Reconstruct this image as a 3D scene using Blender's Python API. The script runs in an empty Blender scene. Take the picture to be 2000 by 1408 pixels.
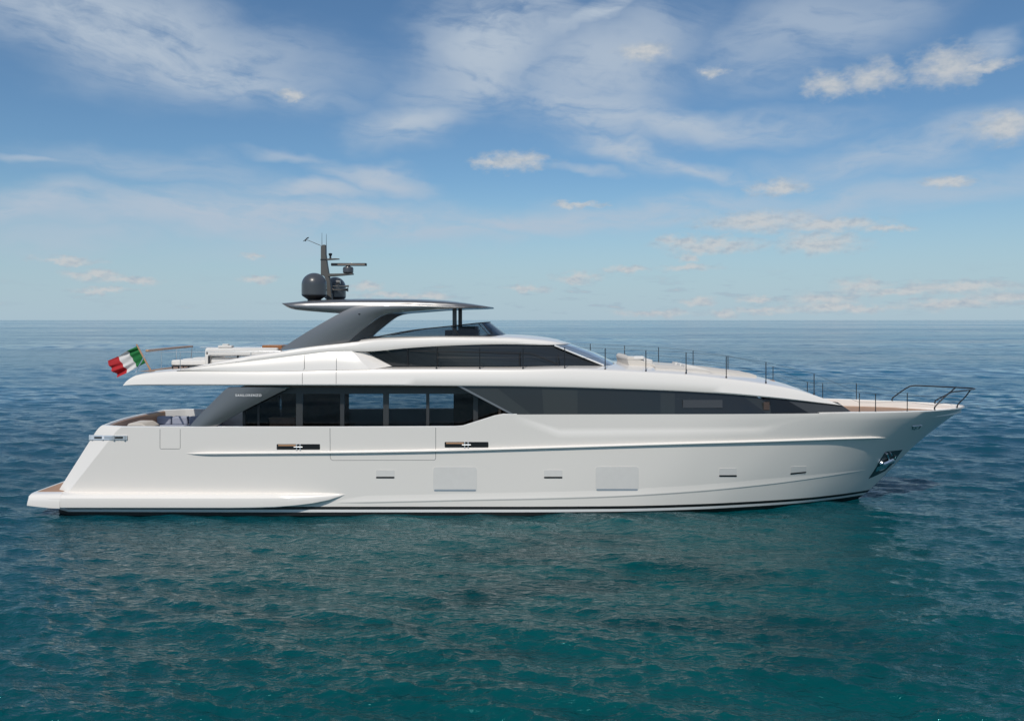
import bpy, bmesh, math, random
import numpy as np
from mathutils import Vector
random.seed(7); np.random.seed(7)
C = bpy.context.scene.collection
S = bpy.context.scene
R = math.radians

# ------------------------------------------------------------------ camera, sun, sky, exposure
F, CD, CH = 1667.0, 38.4, 8.0            # focal length in photo pixels, camera distance, camera height
cam = bpy.data.cameras.new('camera'); cam_o = bpy.data.objects.new('camera', cam); C.objects.link(cam_o)
cam_o.location = (0, -CD, CH); cam_o.rotation_euler = (R(90), 0, 0)
cam.sensor_width = 36; cam.lens = 36 * F / 2000; cam.shift_y = -79.0 / 2000
cam.clip_start = 0.1; cam.clip_end = 200000
S.camera = cam_o
S.view_settings.view_transform = 'Standard'; S.view_settings.look = 'None'
S.view_settings.exposure = -0.15; S.view_settings.gamma = 1.0
S.cycles.max_bounces = 8; S.cycles.transparent_max_bounces = 24
S.cycles.caustics_reflective = False; S.cycles.caustics_refractive = False

SUN_EL = 48.0
SUN_DIR = Vector((-0.16, -0.65, 0.745)).normalized()
sun = bpy.data.lights.new('sun', 'SUN'); sun.energy = 3.1; sun.angle = R(0.53); sun.color = (1.0, 0.93, 0.83)
sun_o = bpy.data.objects.new('sun', sun); C.objects.link(sun_o)
sun_o.rotation_euler = (-SUN_DIR).to_track_quat('-Z', 'Y').to_euler(); sun_o.location = SUN_DIR * 60

world = bpy.data.worlds.new('World'); S.world = world; world.use_nodes = True
wt = world.node_tree; wn = wt.nodes; wl = wt.links; wn.clear()
def N(tree, typ, **kw):
    n = tree.nodes.new(typ)
    for k, v in kw.items():
        if k == 'ins':
            for kk, vv in v.items(): n.inputs[kk].default_value = vv
        else: setattr(n, k, v)
    return n
def M(tree, op, a, b=None, c=None, clamp=False):
    n = tree.nodes.new('ShaderNodeMath'); n.operation = op; n.use_clamp = clamp
    for i, v in enumerate((a, b, c)):
        if v is None: continue
        if isinstance(v, (int, float)): n.inputs[i].default_value = v
        else: tree.links.new(v, n.inputs[i])
    return n.outputs[0]
def SM(tree, v, lo, hi, a=0.0, b=1.0):
    n = tree.nodes.new('ShaderNodeMapRange'); n.interpolation_type = 'SMOOTHSTEP'
    tree.links.new(v, n.inputs[0])
    for i, q in enumerate((lo, hi, a, b)): n.inputs[i + 1].default_value = q
    return n.outputs[0]
def MIX(tree, f, a, b):
    n = tree.nodes.new('ShaderNodeMix'); n.data_type = 'RGBA'
    if isinstance(f, (int, float)): n.inputs[0].default_value = f
    else: tree.links.new(f, n.inputs[0])
    for i, v in ((6, a), (7, b)):
        if isinstance(v, tuple): n.inputs[i].default_value = (*v, 1)
        else: tree.links.new(v, n.inputs[i])
    return n.outputs[2]
SKY_STR = 0.10
def build_sky():
    t = wt
    sky = N(t, 'ShaderNodeTexSky', sky_type='NISHITA', sun_disc=False)
    sky.sun_elevation = R(SUN_EL); sky.sun_rotation = math.atan2(SUN_DIR.x, SUN_DIR.y) % (2 * math.pi)
    sky.air_density = 1.0; sky.dust_density = 0.4; sky.ozone_density = 1.6; sky.altitude = 0
    tc = N(t, 'ShaderNodeTexCoord'); sep = N(t, 'ShaderNodeSeparateXYZ'); wl.new(tc.outputs['Generated'], sep.inputs[0])
    X, Y, Z = sep.outputs
    az = M(t, 'MULTIPLY', M(t, 'ARCTAN2', X, Y), 57.29578)
    el = M(t, 'MULTIPLY', M(t, 'ARCSINE', Z), 57.29578)
    comb = N(t, 'ShaderNodeCombineXYZ'); wl.new(az, comb.inputs[0]); wl.new(el, comb.inputs[1])
    P = comb.outputs[0]
    def ang(px, py):
        a = math.atan((px - 1000) / F); e = math.atan((625 - py) / F * math.cos(a))
        return math.degrees(a), math.degrees(e)
    D = 57.29578 / F
    def vec(op, a, b):
        n = N(t, 'ShaderNodeVectorMath', operation=op)
        for i, v in enumerate((a, b)):
            if isinstance(v, tuple): n.inputs[i].default_value = v
            else: wl.new(v, n.inputs[i])
        return n.outputs[0]
    def noise(v, scale, det, rough, dist=0.0, lac=2.0):
        n = N(t, 'ShaderNodeTexNoise', ins={'Scale': scale, 'Detail': det, 'Roughness': rough, 'Distortion': dist, 'Lacunarity': lac})
        wl.new(v, n.inputs['Vector']); return n
    def chain(acc, vecin):               # blobs are evaluated in batches, which keeps the shader's stack small
        n = N(t, 'ShaderNodeVectorMath', operation='MULTIPLY_ADD'); wl.new(acc, n.inputs[0]); n.inputs[1].default_value = (1e-6, 1e-6, 0); wl.new(vecin, n.inputs[2])
        return n.outputs[0]
    def blob(v, px, py, rx, ry, rot=0):   # 0 at the centre, 1 at the rim
        a, e = ang(px, py); c, s_ = math.cos(R(-rot)), math.sin(R(-rot))
        a, e = c*a - s_*e, s_*a + c*e
        n = N(t, 'ShaderNodeVectorMath', operation='MULTIPLY_ADD'); wl.new(v, n.inputs[0])
        sx, sy = 1/(rx*D), 1/(ry*D)
        n.inputs[1].default_value = (sx, sy, 0); n.inputs[2].default_value = (-a*sx, -e*sy, 0)
        ln = N(t, 'ShaderNodeVectorMath', operation='LENGTH'); wl.new(n.outputs[0], ln.inputs[0]); return ln.outputs['Value']
    def field(vecin, blobs):
        acc = None
        for i, bl in enumerate(blobs):
            if i % 10 == 0 and acc is not None: vecin = chain(acc, vecin)
            l_ = blob(vecin, *bl[:4]); acc = l_ if acc is None else M(t, 'MINIMUM', acc, l_)
        return acc
    # --- small cumulus
    cum = [(1622,166,46,27,0),(1700,152,64,27,5),(1850,130,66,36,0),(1915,134,50,13,-8),(1962,247,58,28,0),
        (1525,365,56,17,0),(1012,314,66,20,3),(965,319,55,11,0),(1480,432,120,22,2),(1620,440,100,15,-3),
        (1395,480,110,18,-5),(1330,470,45,16,0),(1600,475,85,22,0),(1845,357,46,10,-8),(570,187,30,11,0),
        (1220,527,46,9,0),(1125,543,52,13,5),(1030,562,46,9,0),(1340,523,50,9,0),(1350,503,24,8,0),(1680,560,52,16,-4),
        (1770,568,80,8,0),(1880,559,100,13,3),(1855,592,80,11,0),(1960,580,70,12,0),(1610,587,64,14,0),
        (1650,603,130,9,0),(1490,608,60,8,0),(1410,612,32,9,0),(1280,612,80,9,0),(1372,590,36,10,0),
        (1485,584,40,8,0),(185,537,46,9,0),(255,547,66,8,-4),(205,567,60,6,-4),(130,511,56,7,0),(715,560,36,10,0),
        (770,577,90,7,0),(505,545,36,8,0),(495,503,20,8,0),(840,578,50,8,0),(1130,400,60,8,0),(1730,447,50,8,0),
        (1260,102,52,20,-5),(1390,143,30,12,-10)]
    nz = noise(vec('MULTIPLY', P, (0.75, 1.25, 1)), 1.0, 7, 0.62)
    nzs = vec('MULTIPLY', vec('SUBTRACT', nz.outputs['Color'], (0.5, 0.5, 0.5)), (3.0, 1.3, 0))
    P1 = vec('ADD', P, nzs)
    nf = noise(vec('MULTIPLY', P, (0.95, 1.7, 1)), 1.1, 6, 0.58)
    ns = noise(vec('ADD', vec('MULTIPLY', P, (0.95, 1.7, 1)), (-0.14, 0.36, 0)), 1.1, 3, 0.58)
    nfv = M(t, 'MULTIPLY', M(t, 'SUBTRACT', nf.outputs['Fac'], 0.5), 1.5)
    fa = field(P1, cum)
    dens = SM(t, M(t, 'ADD', fa, nfv), 1.35, 0.15)
    dens = M(t, 'MULTIPLY', dens, 0.86)
    lit = M(t, 'ADD', M(t, 'MULTIPLY', M(t, 'SUBTRACT', nf.outputs['Fac'], ns.outputs['Fac']), 2.4), M(t, 'SUBTRACT', 1.0, M(t, 'MULTIPLY', fa, 0.42)), clamp=True)
    # low scattered cloudlets near the horizon
    low = noise(vec('MULTIPLY', P, (0.30, 1.5, 1)), 1.1, 6, 0.6)
    lowm = M(t, 'MULTIPLY', SM(t, low.outputs['Fac'], 0.52, 0.68), M(t, 'MULTIPLY', SM(t, el, 0.1, 0.7), SM(t, el, 3.6, 1.4)))
    lowm = M(t, 'MULTIPLY', lowm, SM(t, az, -18, 8, 0.25, 0.80))
    # --- cirrus veils
    cir = [(250,60,460,100,-4,.95),(400,120,300,70,-6,1.0),(960,100,230,120,20,.90),(1180,120,260,110,15,.70),
        (1150,35,170,24,24,.8),(1170,205,190,80,-8,.75),(1340,235,320,40,-6,.75),(820,235,120,55,12,.8),(1210,285,150,34,-22,.85),
        (1350,325,170,22,-14,.7),(600,375,150,30,4,.95),(730,350,120,34,-14,.9),(520,430,620,46,0,.80),(1050,440,680,40,3,.70),(330,330,260,40,-5,.40),
        (100,400,170,38,4,.75),(70,305,110,12,-4,.55),(550,296,110,13,0,.5),(1580,45,230,90,10,.55),(1530,130,110,50,0,.40),
        (1780,295,340,44,4,.55),(1700,395,480,34,6,.52),(560,180,200,28,-4,.5),(120,460,220,30,0,.45),(1940,70,40,30,0,.6),
        (1140,330,90,12,-4,.55)]
    dz = noise(vec('MULTIPLY', P, (0.10, 0.20, 1)), 1.0, 4, 0.55)
    dzs = vec('MULTIPLY', vec('SUBTRACT', dz.outputs['Color'], (0.5, 0.5, 0.5)), (10, 5.0, 0))
    P2 = vec('ADD', P, dzs)
    acc = None; cir.sort(key=lambda q: q[4]); lastrot = None; P2r = P2
    for i, (px, py, rx, ry, rot, amp) in enumerate(cir):
        q = 5*round(rot/5)
        if q != lastrot:
            src = P2 if acc is None else chain(acc, P2)
            if q:
                vr = N(t, 'ShaderNodeVectorRotate', rotation_type='Z_AXIS'); vr.inputs['Angle'].default_value = R(-q); wl.new(src, vr.inputs['Vector']); P2r = vr.outputs[0]
            else: P2r = src
            lastrot = q
        g = SM(t, blob(P2r, px, py, rx, ry, q), 1.35, 0.0, 0, min(1, amp*1.25))
        acc = g if acc is None else M(t, 'MAXIMUM', acc, g)
    # elsewhere in the sky (overhead and behind the camera) a thin even scatter
    rest = SM(t, M(t, 'ABSOLUTE', az), 38, 60, 0, 0.45)
    acc = M(t, 'MAXIMUM', acc, M(t, 'MAXIMUM', rest, SM(t, el, 21, 34, 0, 0.36)))
    rot = N(t, 'ShaderNodeVectorRotate', rotation_type='Z_AXIS'); rot.inputs['Angle'].default_value = R(9); wl.new(vec('ADD', P, vec('MULTIPLY', dzs, (0.35, 0.35, 0))), rot.inputs['Vector'])
    ci = noise(vec('MULTIPLY', rot.outputs[0], (0.085, 0.42, 1)), 1.0, 9, 0.62, 0.6)
    ci2 = noise(vec('MULTIPLY', P2, (0.30, 0.75, 1)), 1.0, 8, 0.6)
    cf = M(t, 'ADD', M(t, 'MULTIPLY', SM(t, ci.outputs['Fac'], 0.30, 0.70), 0.62), M(t, 'MULTIPLY', SM(t, ci2.outputs['Fac'], 0.30, 0.72), 0.46))
    cirm = M(t, 'MULTIPLY', acc, SM(t, cf, -0.22, 0.74), clamp=True)
    # --- colours (radiance)
    bc = N(t, 'ShaderNodeVectorMath', operation='MULTIPLY'); wl.new(sky.outputs[0], bc.inputs[0]); bc.inputs[1].default_value = (SKY_STR * 0.64, SKY_STR * 0.86, SKY_STR * 1.00)
    base = bc.outputs[0]
    # pale air low over the horizon
    base = MIX(t, SM(t, el, 10.0, -0.5, 0.0, 0.90), base, (0.45, 0.595, 0.70))
    c1 = MIX(t, M(t, 'MULTIPLY', cirm, 0.95), base, (0.50, 0.59, 0.70))
    c1 = MIX(t, lowm, c1, MIX(t, SM(t, low.outputs['Fac'], 0.58, 0.75), (0.36, 0.47, 0.58), (0.58, 0.625, 0.65)))
    cc = MIX(t, lit, (0.38, 0.47, 0.57), (0.63, 0.65, 0.665))
    c2 = MIX(t, dens, c1, cc)
    bg = N(t, 'ShaderNodeBackground'); wl.new(c2, bg.inputs[0]); bg.inputs[1].default_value = 1.0
    out = N(t, 'ShaderNodeOutputWorld'); wl.new(bg.outputs[0], out.inputs[0])
build_sky()

# ------------------------------------------------------------------ materials
def mat(name, col, rough=0.4, metal=0.0, coat=0.0, ior=1.5, noise=0.0, nscale=8.0, bump=0.0, emit=None):
    m = bpy.data.materials.new(name); m.use_nodes = True; t = m.node_tree; p = t.nodes['Principled BSDF']
    p.inputs['Base Color'].default_value = (*col, 1); p.inputs['Roughness'].default_value = rough
    p.inputs['Metallic'].default_value = metal; p.inputs['IOR'].default_value = ior
    p.inputs['Coat Weight'].default_value = coat; p.inputs['Coat Roughness'].default_value = 0.03
    if noise or bump:
        tc = N(t, 'ShaderNodeTexCoord'); nz = N(t, 'ShaderNodeTexNoise', ins={'Scale': nscale, 'Detail': 5.0, 'Roughness': 0.6})
        t.links.new(tc.outputs['Object'], nz.inputs['Vector'])
        if noise:
            hi = tuple(min(1, c * (1 + noise)) for c in col); lo = tuple(c * (1 - noise) for c in col)
            t.links.new(MIX(t, SM(t, nz.outputs['Fac'], 0.3, 0.7), lo, hi), p.inputs['Base Color'])
        if bump:
            b = N(t, 'ShaderNodeBump', ins={'Strength': bump, 'Distance': 0.02}); t.links.new(nz.outputs['Fac'], b.inputs['Height']); t.links.new(b.outputs[0], p.inputs['Normal'])
    return m
WHITE = mat('white_gelcoat', (0.83, 0.787, 0.738), 0.30, coat=0.6)
WHITE2 = mat('white_trim', (0.74, 0.74, 0.735), 0.4, coat=0.3)
PANE_LIGHT = mat('pale_porthole_glass', (0.74, 0.715, 0.685), 0.16, coat=0.6, noise=0.015, nscale=4)  # noise mottle paints faint caustic specks into the colour
SEAM = mat('seam_gap', (0.16, 0.165, 0.17), 0.6)
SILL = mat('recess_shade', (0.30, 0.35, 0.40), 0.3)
BLACK = mat('black_antifouling', (0.008, 0.009, 0.010), 0.45)
BLACKMETAL = mat('black_metal', (0.012, 0.012, 0.014), 0.35, coat=0.3)
GREY = mat('metallic_grey_paint', (0.225, 0.223, 0.225), 0.34, metal=0.75, coat=0.4)
DARKGREY = mat('dark_grey_panel', (0.042, 0.044, 0.046), 0.35, coat=0.3)
DOME = mat('dome_grey', (0.055, 0.060, 0.068), 0.32, coat=0.6)
MASTM = mat('mast_grey', (0.10, 0.098, 0.092), 0.5)
CHROME = mat('polished_steel', (0.78, 0.80, 0.82), 0.16, metal=1.0)
STEEL = mat('brushed_steel', (0.78, 0.80, 0.82), 0.32, metal=0.6)
MATTEBLACK = mat('matte_black', (0.012, 0.012, 0.014), 0.75)
CUSH = mat('cream_fabric', (0.60, 0.56, 0.51), 0.9, bump=0.3, nscale=40)
CUSHW = mat('white_fabric', (0.70, 0.68, 0.65), 0.9, bump=0.3, nscale=30)
BLUECUSH = mat('blue_grey_fabric', (0.34, 0.37, 0.46), 0.9, bump=0.3, nscale=30)
WOOD = mat('orange_wood', (0.33, 0.14, 0.055), 0.35, noise=0.15, nscale=6, coat=0.3)
CAPW = mat('varnished_cap', (0.50, 0.29, 0.17), 0.35, coat=0.3)
INTERIOR = mat('dark_interior', (0.15, 0.10, 0.072), 0.7, noise=0.2, nscale=2)
INTWOOD = mat('interior_wood', (0.34, 0.17, 0.10), 0.5, noise=0.2, nscale=3)
def teak():
    m = mat('teak', (0.30, 0.185, 0.12), 0.6); t = m.node_tree; p = t.nodes['Principled BSDF']
    tc = N(t, 'ShaderNodeTexCoord'); sp = N(t, 'ShaderNodeSeparateXYZ'); t.links.new(tc.outputs['Object'], sp.inputs[0])
    fr = M(t, 'FRACT', M(t, 'DIVIDE', sp.outputs[1], 0.07)); line = SM(t, M(t, 'ABSOLUTE', M(t, 'SUBTRACT', fr, 0.5)), 0.44, 0.47)
    nz = N(t, 'ShaderNodeTexNoise', ins={'Scale': 2.0, 'Detail': 5.0}); mp = N(t, 'ShaderNodeMapping'); mp.inputs['Scale'].default_value = (1, 12, 1)
    t.links.new(tc.outputs['Object'], mp.inputs[0]); t.links.new(mp.outputs[0], nz.inputs['Vector'])
    c = MIX(t, nz.outputs['Fac'], (0.34, 0.195, 0.115), (0.46, 0.285, 0.185))
    t.links.new(MIX(t, M(t, 'MULTIPLY', line, 0.7), c, (0.05, 0.04, 0.035)), p.inputs['Base Color']); return m
TEAK = teak()
def glass(name, tint, refl=1.0, rough=0.02):
    m = bpy.data.materials.new(name); m.use_nodes = True; t = m.node_tree; t.nodes.clear()
    tr = N(t, 'ShaderNodeBsdfTransparent'); tr.inputs[0].default_value = (*tint, 1)
    gl = N(t, 'ShaderNodeBsdfGlossy'); gl.inputs['Roughness'].default_value = rough; gl.inputs[0].default_value = (refl, refl, refl, 1)
    fr = N(t, 'ShaderNodeFresnel'); fr.inputs[0].default_value = 1.5
    mx = N(t, 'ShaderNodeMixShader'); t.links.new(fr.outputs[0], mx.inputs[0]); t.links.new(tr.outputs[0], mx.inputs[1]); t.links.new(gl.outputs[0], mx.inputs[2])
    o = N(t, 'ShaderNodeOutputMaterial'); t.links.new(mx.outputs[0], o.inputs[0]); return m
GLASS = glass('tinted_glass', (0.84, 0.86, 0.87), 0.45)
GLASS_FLY = glass('smoked_glass', (0.46, 0.52, 0.56), 0.8)
DGLASS = mat('dark_glass', (0.018, 0.021, 0.024), 0.03, coat=0.0)
DGLASS2 = mat('dark_glass_pale', (0.030, 0.034, 0.035), 0.05)
DGLASS3 = mat('dark_glass_black', (0.008, 0.009, 0.010), 0.05)
WSHIELD = mat('windshield_glass', (0.20, 0.235, 0.28), 0.05, coat=1.0)  # bright sky reflection put into the base colour

# ------------------------------------------------------------------ helpers
def at(px, py, y):
    d = (y + CD) / F
    return Vector(((px - 1000) * d, y, CH - (py - 625) * d))
def pchip(pts):
    xs = [p[0] for p in pts]; ys = [p[1] for p in pts]; n = len(xs)
    h = [xs[i+1]-xs[i] for i in range(n-1)]; d = [(ys[i+1]-ys[i])/h[i] for i in range(n-1)]
    m = [0.0]*n; m[0] = d[0]; m[-1] = d[-1]
    for i in range(1, n-1):
        if d[i-1]*d[i] > 0:
            w1 = 2*h[i]+h[i-1]; w2 = h[i]+2*h[i-1]; m[i] = (w1+w2)/(w1/d[i-1]+w2/d[i])
    def f(x):
        if x <= xs[0]: return ys[0]
        if x >= xs[-1]: return ys[-1]
        lo, hi = 0, n-1
        while hi-lo > 1:
            k = (lo+hi)//2
            if xs[k] <= x: lo = k
            else: hi = k
        t = (x-xs[lo])/h[lo]; t2 = t*t; t3 = t2*t
        return (2*t3-3*t2+1)*ys[lo]+(t3-2*t2+t)*h[lo]*m[lo]+(-2*t3+3*t2)*ys[lo+1]+(t3-t2)*h[lo]*m[lo+1]
    return f
def lin(pts):
    xs = [p[0] for p in pts]; ys = [p[1] for p in pts]
    return lambda x: float(np.interp(x, xs, ys))
def empty(name, loc=(0, 0, 0)):
    o = bpy.data.objects.new(name, None); C.objects.link(o); o.location = loc; o.empty_display_size = 0.3; return o
def tag(o, label, cat, group=None, kind=None):
    if label: o['label'] = label
    if cat: o['category'] = cat
    if group: o['group'] = group
    if kind: o['kind'] = kind
    return o
def obj(name, verts, faces, m, parent=None, angle=35, mats=None, idx=None, flip=False, merge=True):
    me = bpy.data.meshes.new(name)
    me.from_pydata([tuple(v) for v in verts], [], [tuple(f) for f in faces])
    for mm in (mats or [m]): me.materials.append(mm)
    if idx is not None: me.polygons.foreach_set('material_index', idx)
    bm = bmesh.new(); bm.from_mesh(me)
    if merge: bmesh.ops.remove_doubles(bm, verts=bm.verts, dist=1e-4)
    bmesh.ops.recalc_face_normals(bm, faces=bm.faces)
    bm.to_mesh(me); bm.free()
    me.polygons.foreach_set('use_smooth', [True]*len(me.polygons))
    me.set_sharp_from_angle(angle=R(angle))
    o = bpy.data.objects.new(name, me); C.objects.link(o)
    if parent is not None:
        o.parent = parent
        # parts are written in world coordinates: bring them into the parent's space
        off = Vector((0, 0, 0)); q = parent
        while q is not None: off += Vector(q.location); q = q.parent
        if off.length > 0: me.transform(__import__('mathutils').Matrix.Translation(-off))
    return o
def bevel(o, w, seg=3):
    b = o.modifiers.new('bevel', 'BEVEL'); b.width = w; b.segments = seg; b.limit_method = 'ANGLE'; b.angle_limit = R(35); return o
def loft(secs, close=False, cap=False):
    n = len(secs[0]); v = [p for s in secs for p in s]; f = []
    for i in range(len(secs)-1):
        for j in range(n if close else n-1):
            k = (j+1) % n; f.append((i*n+j, i*n+k, (i+1)*n+k, (i+1)*n+j))
    if cap: f.append(tuple(range(n))); f.append(tuple((len(secs)-1)*n+j for j in range(n)))
    return v, f
def join(*parts):
    V, Fs = [], []
    for v, f in parts:
        o = len(V); V += list(v); Fs += [tuple(i+o for i in q) for q in f]
    return V, Fs
def tube(pts, r, n=8, cap=True):
    pts = [Vector(p) for p in pts]; secs = []; up = None
    for i, p in enumerate(pts):
        d = (pts[min(i+1, len(pts)-1)] - pts[max(i-1, 0)]).normalized()
        if up is None: up = Vector((0, 0, 1)) if abs(d.z) < 0.9 else Vector((1, 0, 0))
        a = d.cross(up).normalized(); b = a.cross(d).normalized(); up = b
        rr = r[i] if isinstance(r, (list, tuple)) else r
        secs.append([p + (a*math.cos(2*math.pi*k/n) + b*math.sin(2*math.pi*k/n))*rr for k in range(n)])
    return loft(secs, True, cap)
def smooth_path(pts, n=6):
    pts = [Vector(p) for p in pts]; out = []
    for i in range(len(pts)-1):
        p0 = pts[max(i-1, 0)]; p1 = pts[i]; p2 = pts[i+1]; p3 = pts[min(i+2, len(pts)-1)]
        for k in range(n):
            t = k/n
            out.append(0.5*((2*p1)+(p2-p0)*t+(2*p0-5*p1+4*p2-p3)*t*t+(3*p1-p0-3*p2+p3)*t**3))
    out.append(pts[-1]); return out
def box(x0, x1, y0, y1, z0, z1):
    v = [(x, y, z) for x in (x0, x1) for y in (y0, y1) for z in (z0, z1)]
    return v, [(0,1,3,2),(4,6,7,5),(0,4,5,1),(2,3,7,6),(0,2,6,4),(1,5,7,3)]
def prism(pxs, y0, y1, yref=None):
    """outline read on the plane yref (default y0), extruded across the beam from y0 to y1"""
    yr = y0 if yref is None else yref
    a = [at(px, py, yr) for px, py in pxs]; n = len(a)
    v = [(p.x, y0, p.z) for p in a] + [(p.x, y1, p.z) for p in a]
    f = [tuple(range(n)), tuple(range(n, 2*n))] + [(i, (i+1) % n, n+(i+1) % n, n+i) for i in range(n)]
    return v, f
def crowned(ea, eb, y_out, y_in, bulge, n=12, m=9, power=2.0):
    """a panel between two edges read on plane y_out, its outer face crowned outwards"""
    def res(e):
        p = [at(px, py, y_out) for px, py in e]; d = [0]
        for a, b in zip(p[:-1], p[1:]): d.append(d[-1]+(b-a).length)
        out = []
        for q in np.linspace(0, d[-1], n):
            i = min(max(k for k in range(len(d)) if d[k] <= q+1e-9), len(p)-2); out.append(p[i].lerp(p[i+1], (q-d[i])/(d[i+1]-d[i])))
        return out
    A, B = res(ea), res(eb); secs = []
    for a, b in zip(A, B):
        row = []
        for k in range(m):
            t_ = k/(m-1); p = a.lerp(b, t_); row.append(Vector((p.x, y_out - bulge*(1-abs(2*t_-1)**power), p.z)))
        row += [Vector((b.x, y_in, b.z)), Vector((a.x, y_in, a.z))]
        secs.append(row)
    return loft(secs, True, True)
def mirror(vf):
    return [(p[0], -p[1], p[2]) for p in vf[0]], vf[1]
def lathe(cx, cy, prof, n=32):
    secs = [[Vector((cx+r*math.cos(2*math.pi*k/n), cy+r*math.sin(2*math.pi*k/n), z)) for k in range(n)] for r, z in prof]
    return loft(secs, True, True)

def mirror_obj(name, vf, m, par, ang=35, bv=0):
    out = []
    for s in (1, -1):
        o = obj(name, *(vf if s == 1 else mirror(vf)), m, par, ang)
        if bv: bevel(o, bv)
        out.append(o)
    return out
# ------------------------------------------------------------------ sea
def build_sea():
    dth = 0.0012
    front = np.arange(-R(43), R(43), dth)
    back = np.linspace(R(43), 2*np.pi-R(43), 90)
    th = np.concatenate([front, back])
    sp_th = np.concatenate([np.full(len(front), dth), np.full(len(back), R(3.1))])
    rs = [2.0, 5.0, 8.0, 11.0]; r = 13.0
    while r < 60000: rs.append(r); r *= 1 + .0038*max(1.0, r/200)**.38
    rs = np.array(rs); dr = np.gradient(rs)
    Rg, T = np.meshgrid(rs, th, indexing='ij')
    x0 = Rg*np.sin(T); y0 = -CD + Rg*np.cos(T)
    sp = np.maximum(dr[:, None]*0.8, Rg*sp_th[None, :])
    rng = np.random.RandomState(11)
    n = 112; lam = np.concatenate([np.geomspace(0.24, 13.0, 96), np.geomspace(14, 90, 16)])*rng.uniform(0.93, 1.07, n)
    main = R(252)
    ang = main + rng.normal(0, 0.50, n)
    k = 2*np.pi/lam; ph = rng.uniform(0, 2*np.pi, n)
    slope = 0.0255*np.where(lam < 1.2, 1.0, (1.2/lam)**0.70)      # per-component rms slope
    A = slope/k*1.414
    # wind patches
    wind = np.zeros_like(x0)
    for _ in range(14):
        lx = rng.uniform(60, 520); ly = rng.uniform(35, 260); p = rng.uniform(0, 6.28)
        wind += np.sin(2*np.pi*(x0/lx*rng.choice([-1, 1])*0.5 + y0/ly) + p)
    wind = np.clip(0.98 + 0.12*wind, 0.45, 1.45)
    zz = np.zeros_like(x0); dx = np.zeros_like(x0); dy = np.zeros_like(x0); res = np.zeros_like(x0)
    for i in range(n):
        w = np.clip((lam[i]/sp - 2.2)/2.5, 0, 1)
        res += (1-w*w)*slope[i]**2
        act = w > 0
        kx, ky = math.cos(ang[i])*k[i], math.sin(ang[i])*k[i]
        c = kx*x0[act] + ky*y0[act] + ph[i]; wa = w[act]*A[i]
        zz[act] += wa*np.cos(c); s = np.sin(c)*wa*0.85
        dx[act] -= s*math.cos(ang[i]); dy[act] -= s*math.sin(ang[i])
    wind *= np.interp(y0, [-25, -5, 40, 120], [1.38, 1.22, 0.95, 0.88])
    zz *= wind; dx *= wind; dy *= wind
    inner = Rg < 9; zz[inner] = 0; dx[inner] = 0; dy[inner] = 0
    nr, nt = x0.shape
    co = np.stack([x0+dx, y0+dy, zz], -1).reshape(-1, 3)
    co = np.concatenate([co, [[0, -CD, 0]]])
    i = np.arange(nr-1)[:, None]; j = np.arange(nt)[None, :]; j2 = (j+1) % nt
    quads = np.stack([i*nt+j, i*nt+j2, (i+1)*nt+j2, (i+1)*nt+j], -1).reshape(-1, 4)[:, ::-1]
    c0 = nr*nt; jj = np.arange(nt)
    tris = np.stack([np.full(nt, c0), (jj+1) % nt, jj], -1)[:, [0, 2, 1]][:, ::-1]
    loops = np.concatenate([quads.ravel(), tris.ravel()]); nq = len(quads); ntr = len(tris)
    starts = np.concatenate([np.arange(nq)*4, nq*4+np.arange(ntr)*3]).astype(np.int32)
    me = bpy.data.meshes.new('sea'); me.vertices.add(len(co)); me.vertices.foreach_set('co', co.ravel().astype(np.float32))
    me.loops.add(len(loops)); me.loops.foreach_set('vertex_index', loops.astype(np.int32))
    me.polygons.add(nq+ntr); me.polygons.foreach_set('loop_start', starts)
    me.polygons.foreach_set('use_smooth', np.ones(nq+ntr, dtype=bool))
    a = me.attributes.new('unresolved', 'FLOAT', 'POINT')
    var = np.concatenate([(res*wind**2).ravel(), [0.0]])
    a.data.foreach_set('value', var.astype(np.float32))
    me.update(calc_edges=True); me.validate()
    m = bpy.data.materials.new('sea_water'); m.use_nodes = True; t = m.node_tree; p = t.nodes['Principled BSDF']
    at_ = N(t, 'ShaderNodeAttribute', attribute_name='unresolved')
    geo = N(t, 'ShaderNodeNewGeometry')
    # unresolved slope variance becomes roughness: alpha^2 = 2 var
    ro = M(t, 'POWER', M(t, 'ADD', M(t, 'MULTIPLY', M(t, 'MAXIMUM', M(t, 'SUBTRACT', at_.outputs['Fac'], 0.012), 0.0), 0.8), 0.00002), 0.25)
    # wind slicks: long streaks of smoother and rougher water
    sm = N(t, 'ShaderNodeMapping'); sm.inputs['Scale'].default_value = (0.00035, 0.0022, 1); t.links.new(geo.outputs['Position'], sm.inputs[0])
    sn = N(t, 'ShaderNodeTexNoise', ins={'Scale': 1.0, 'Detail': 9.0, 'Roughness': 0.74}); t.links.new(sm.outputs[0], sn.inputs['Vector'])
    cap = SM(t, sn.outputs['Fac'], 0.36, 0.62, 0.05, 0.20)
    t.links.new(M(t, 'MINIMUM', ro, cap), p.inputs['Roughness'])
    p.inputs['IOR'].default_value = 1.335; p.inputs['Specular Tint'].default_value = (0.22, 0.78, 0.84, 1)
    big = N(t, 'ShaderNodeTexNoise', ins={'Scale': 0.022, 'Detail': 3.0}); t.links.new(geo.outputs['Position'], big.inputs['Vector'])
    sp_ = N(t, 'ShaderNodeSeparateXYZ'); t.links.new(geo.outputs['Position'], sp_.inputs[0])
    shoal = M(t, 'ADD', M(t, 'MULTIPLY', big.outputs['Fac'], 0.5), SM(t, M(t, 'ABSOLUTE', M(t, 'SUBTRACT', sp_.outputs[0], 2.0)), 3, 26, 0.55, 0.0), clamp=True)
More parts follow.
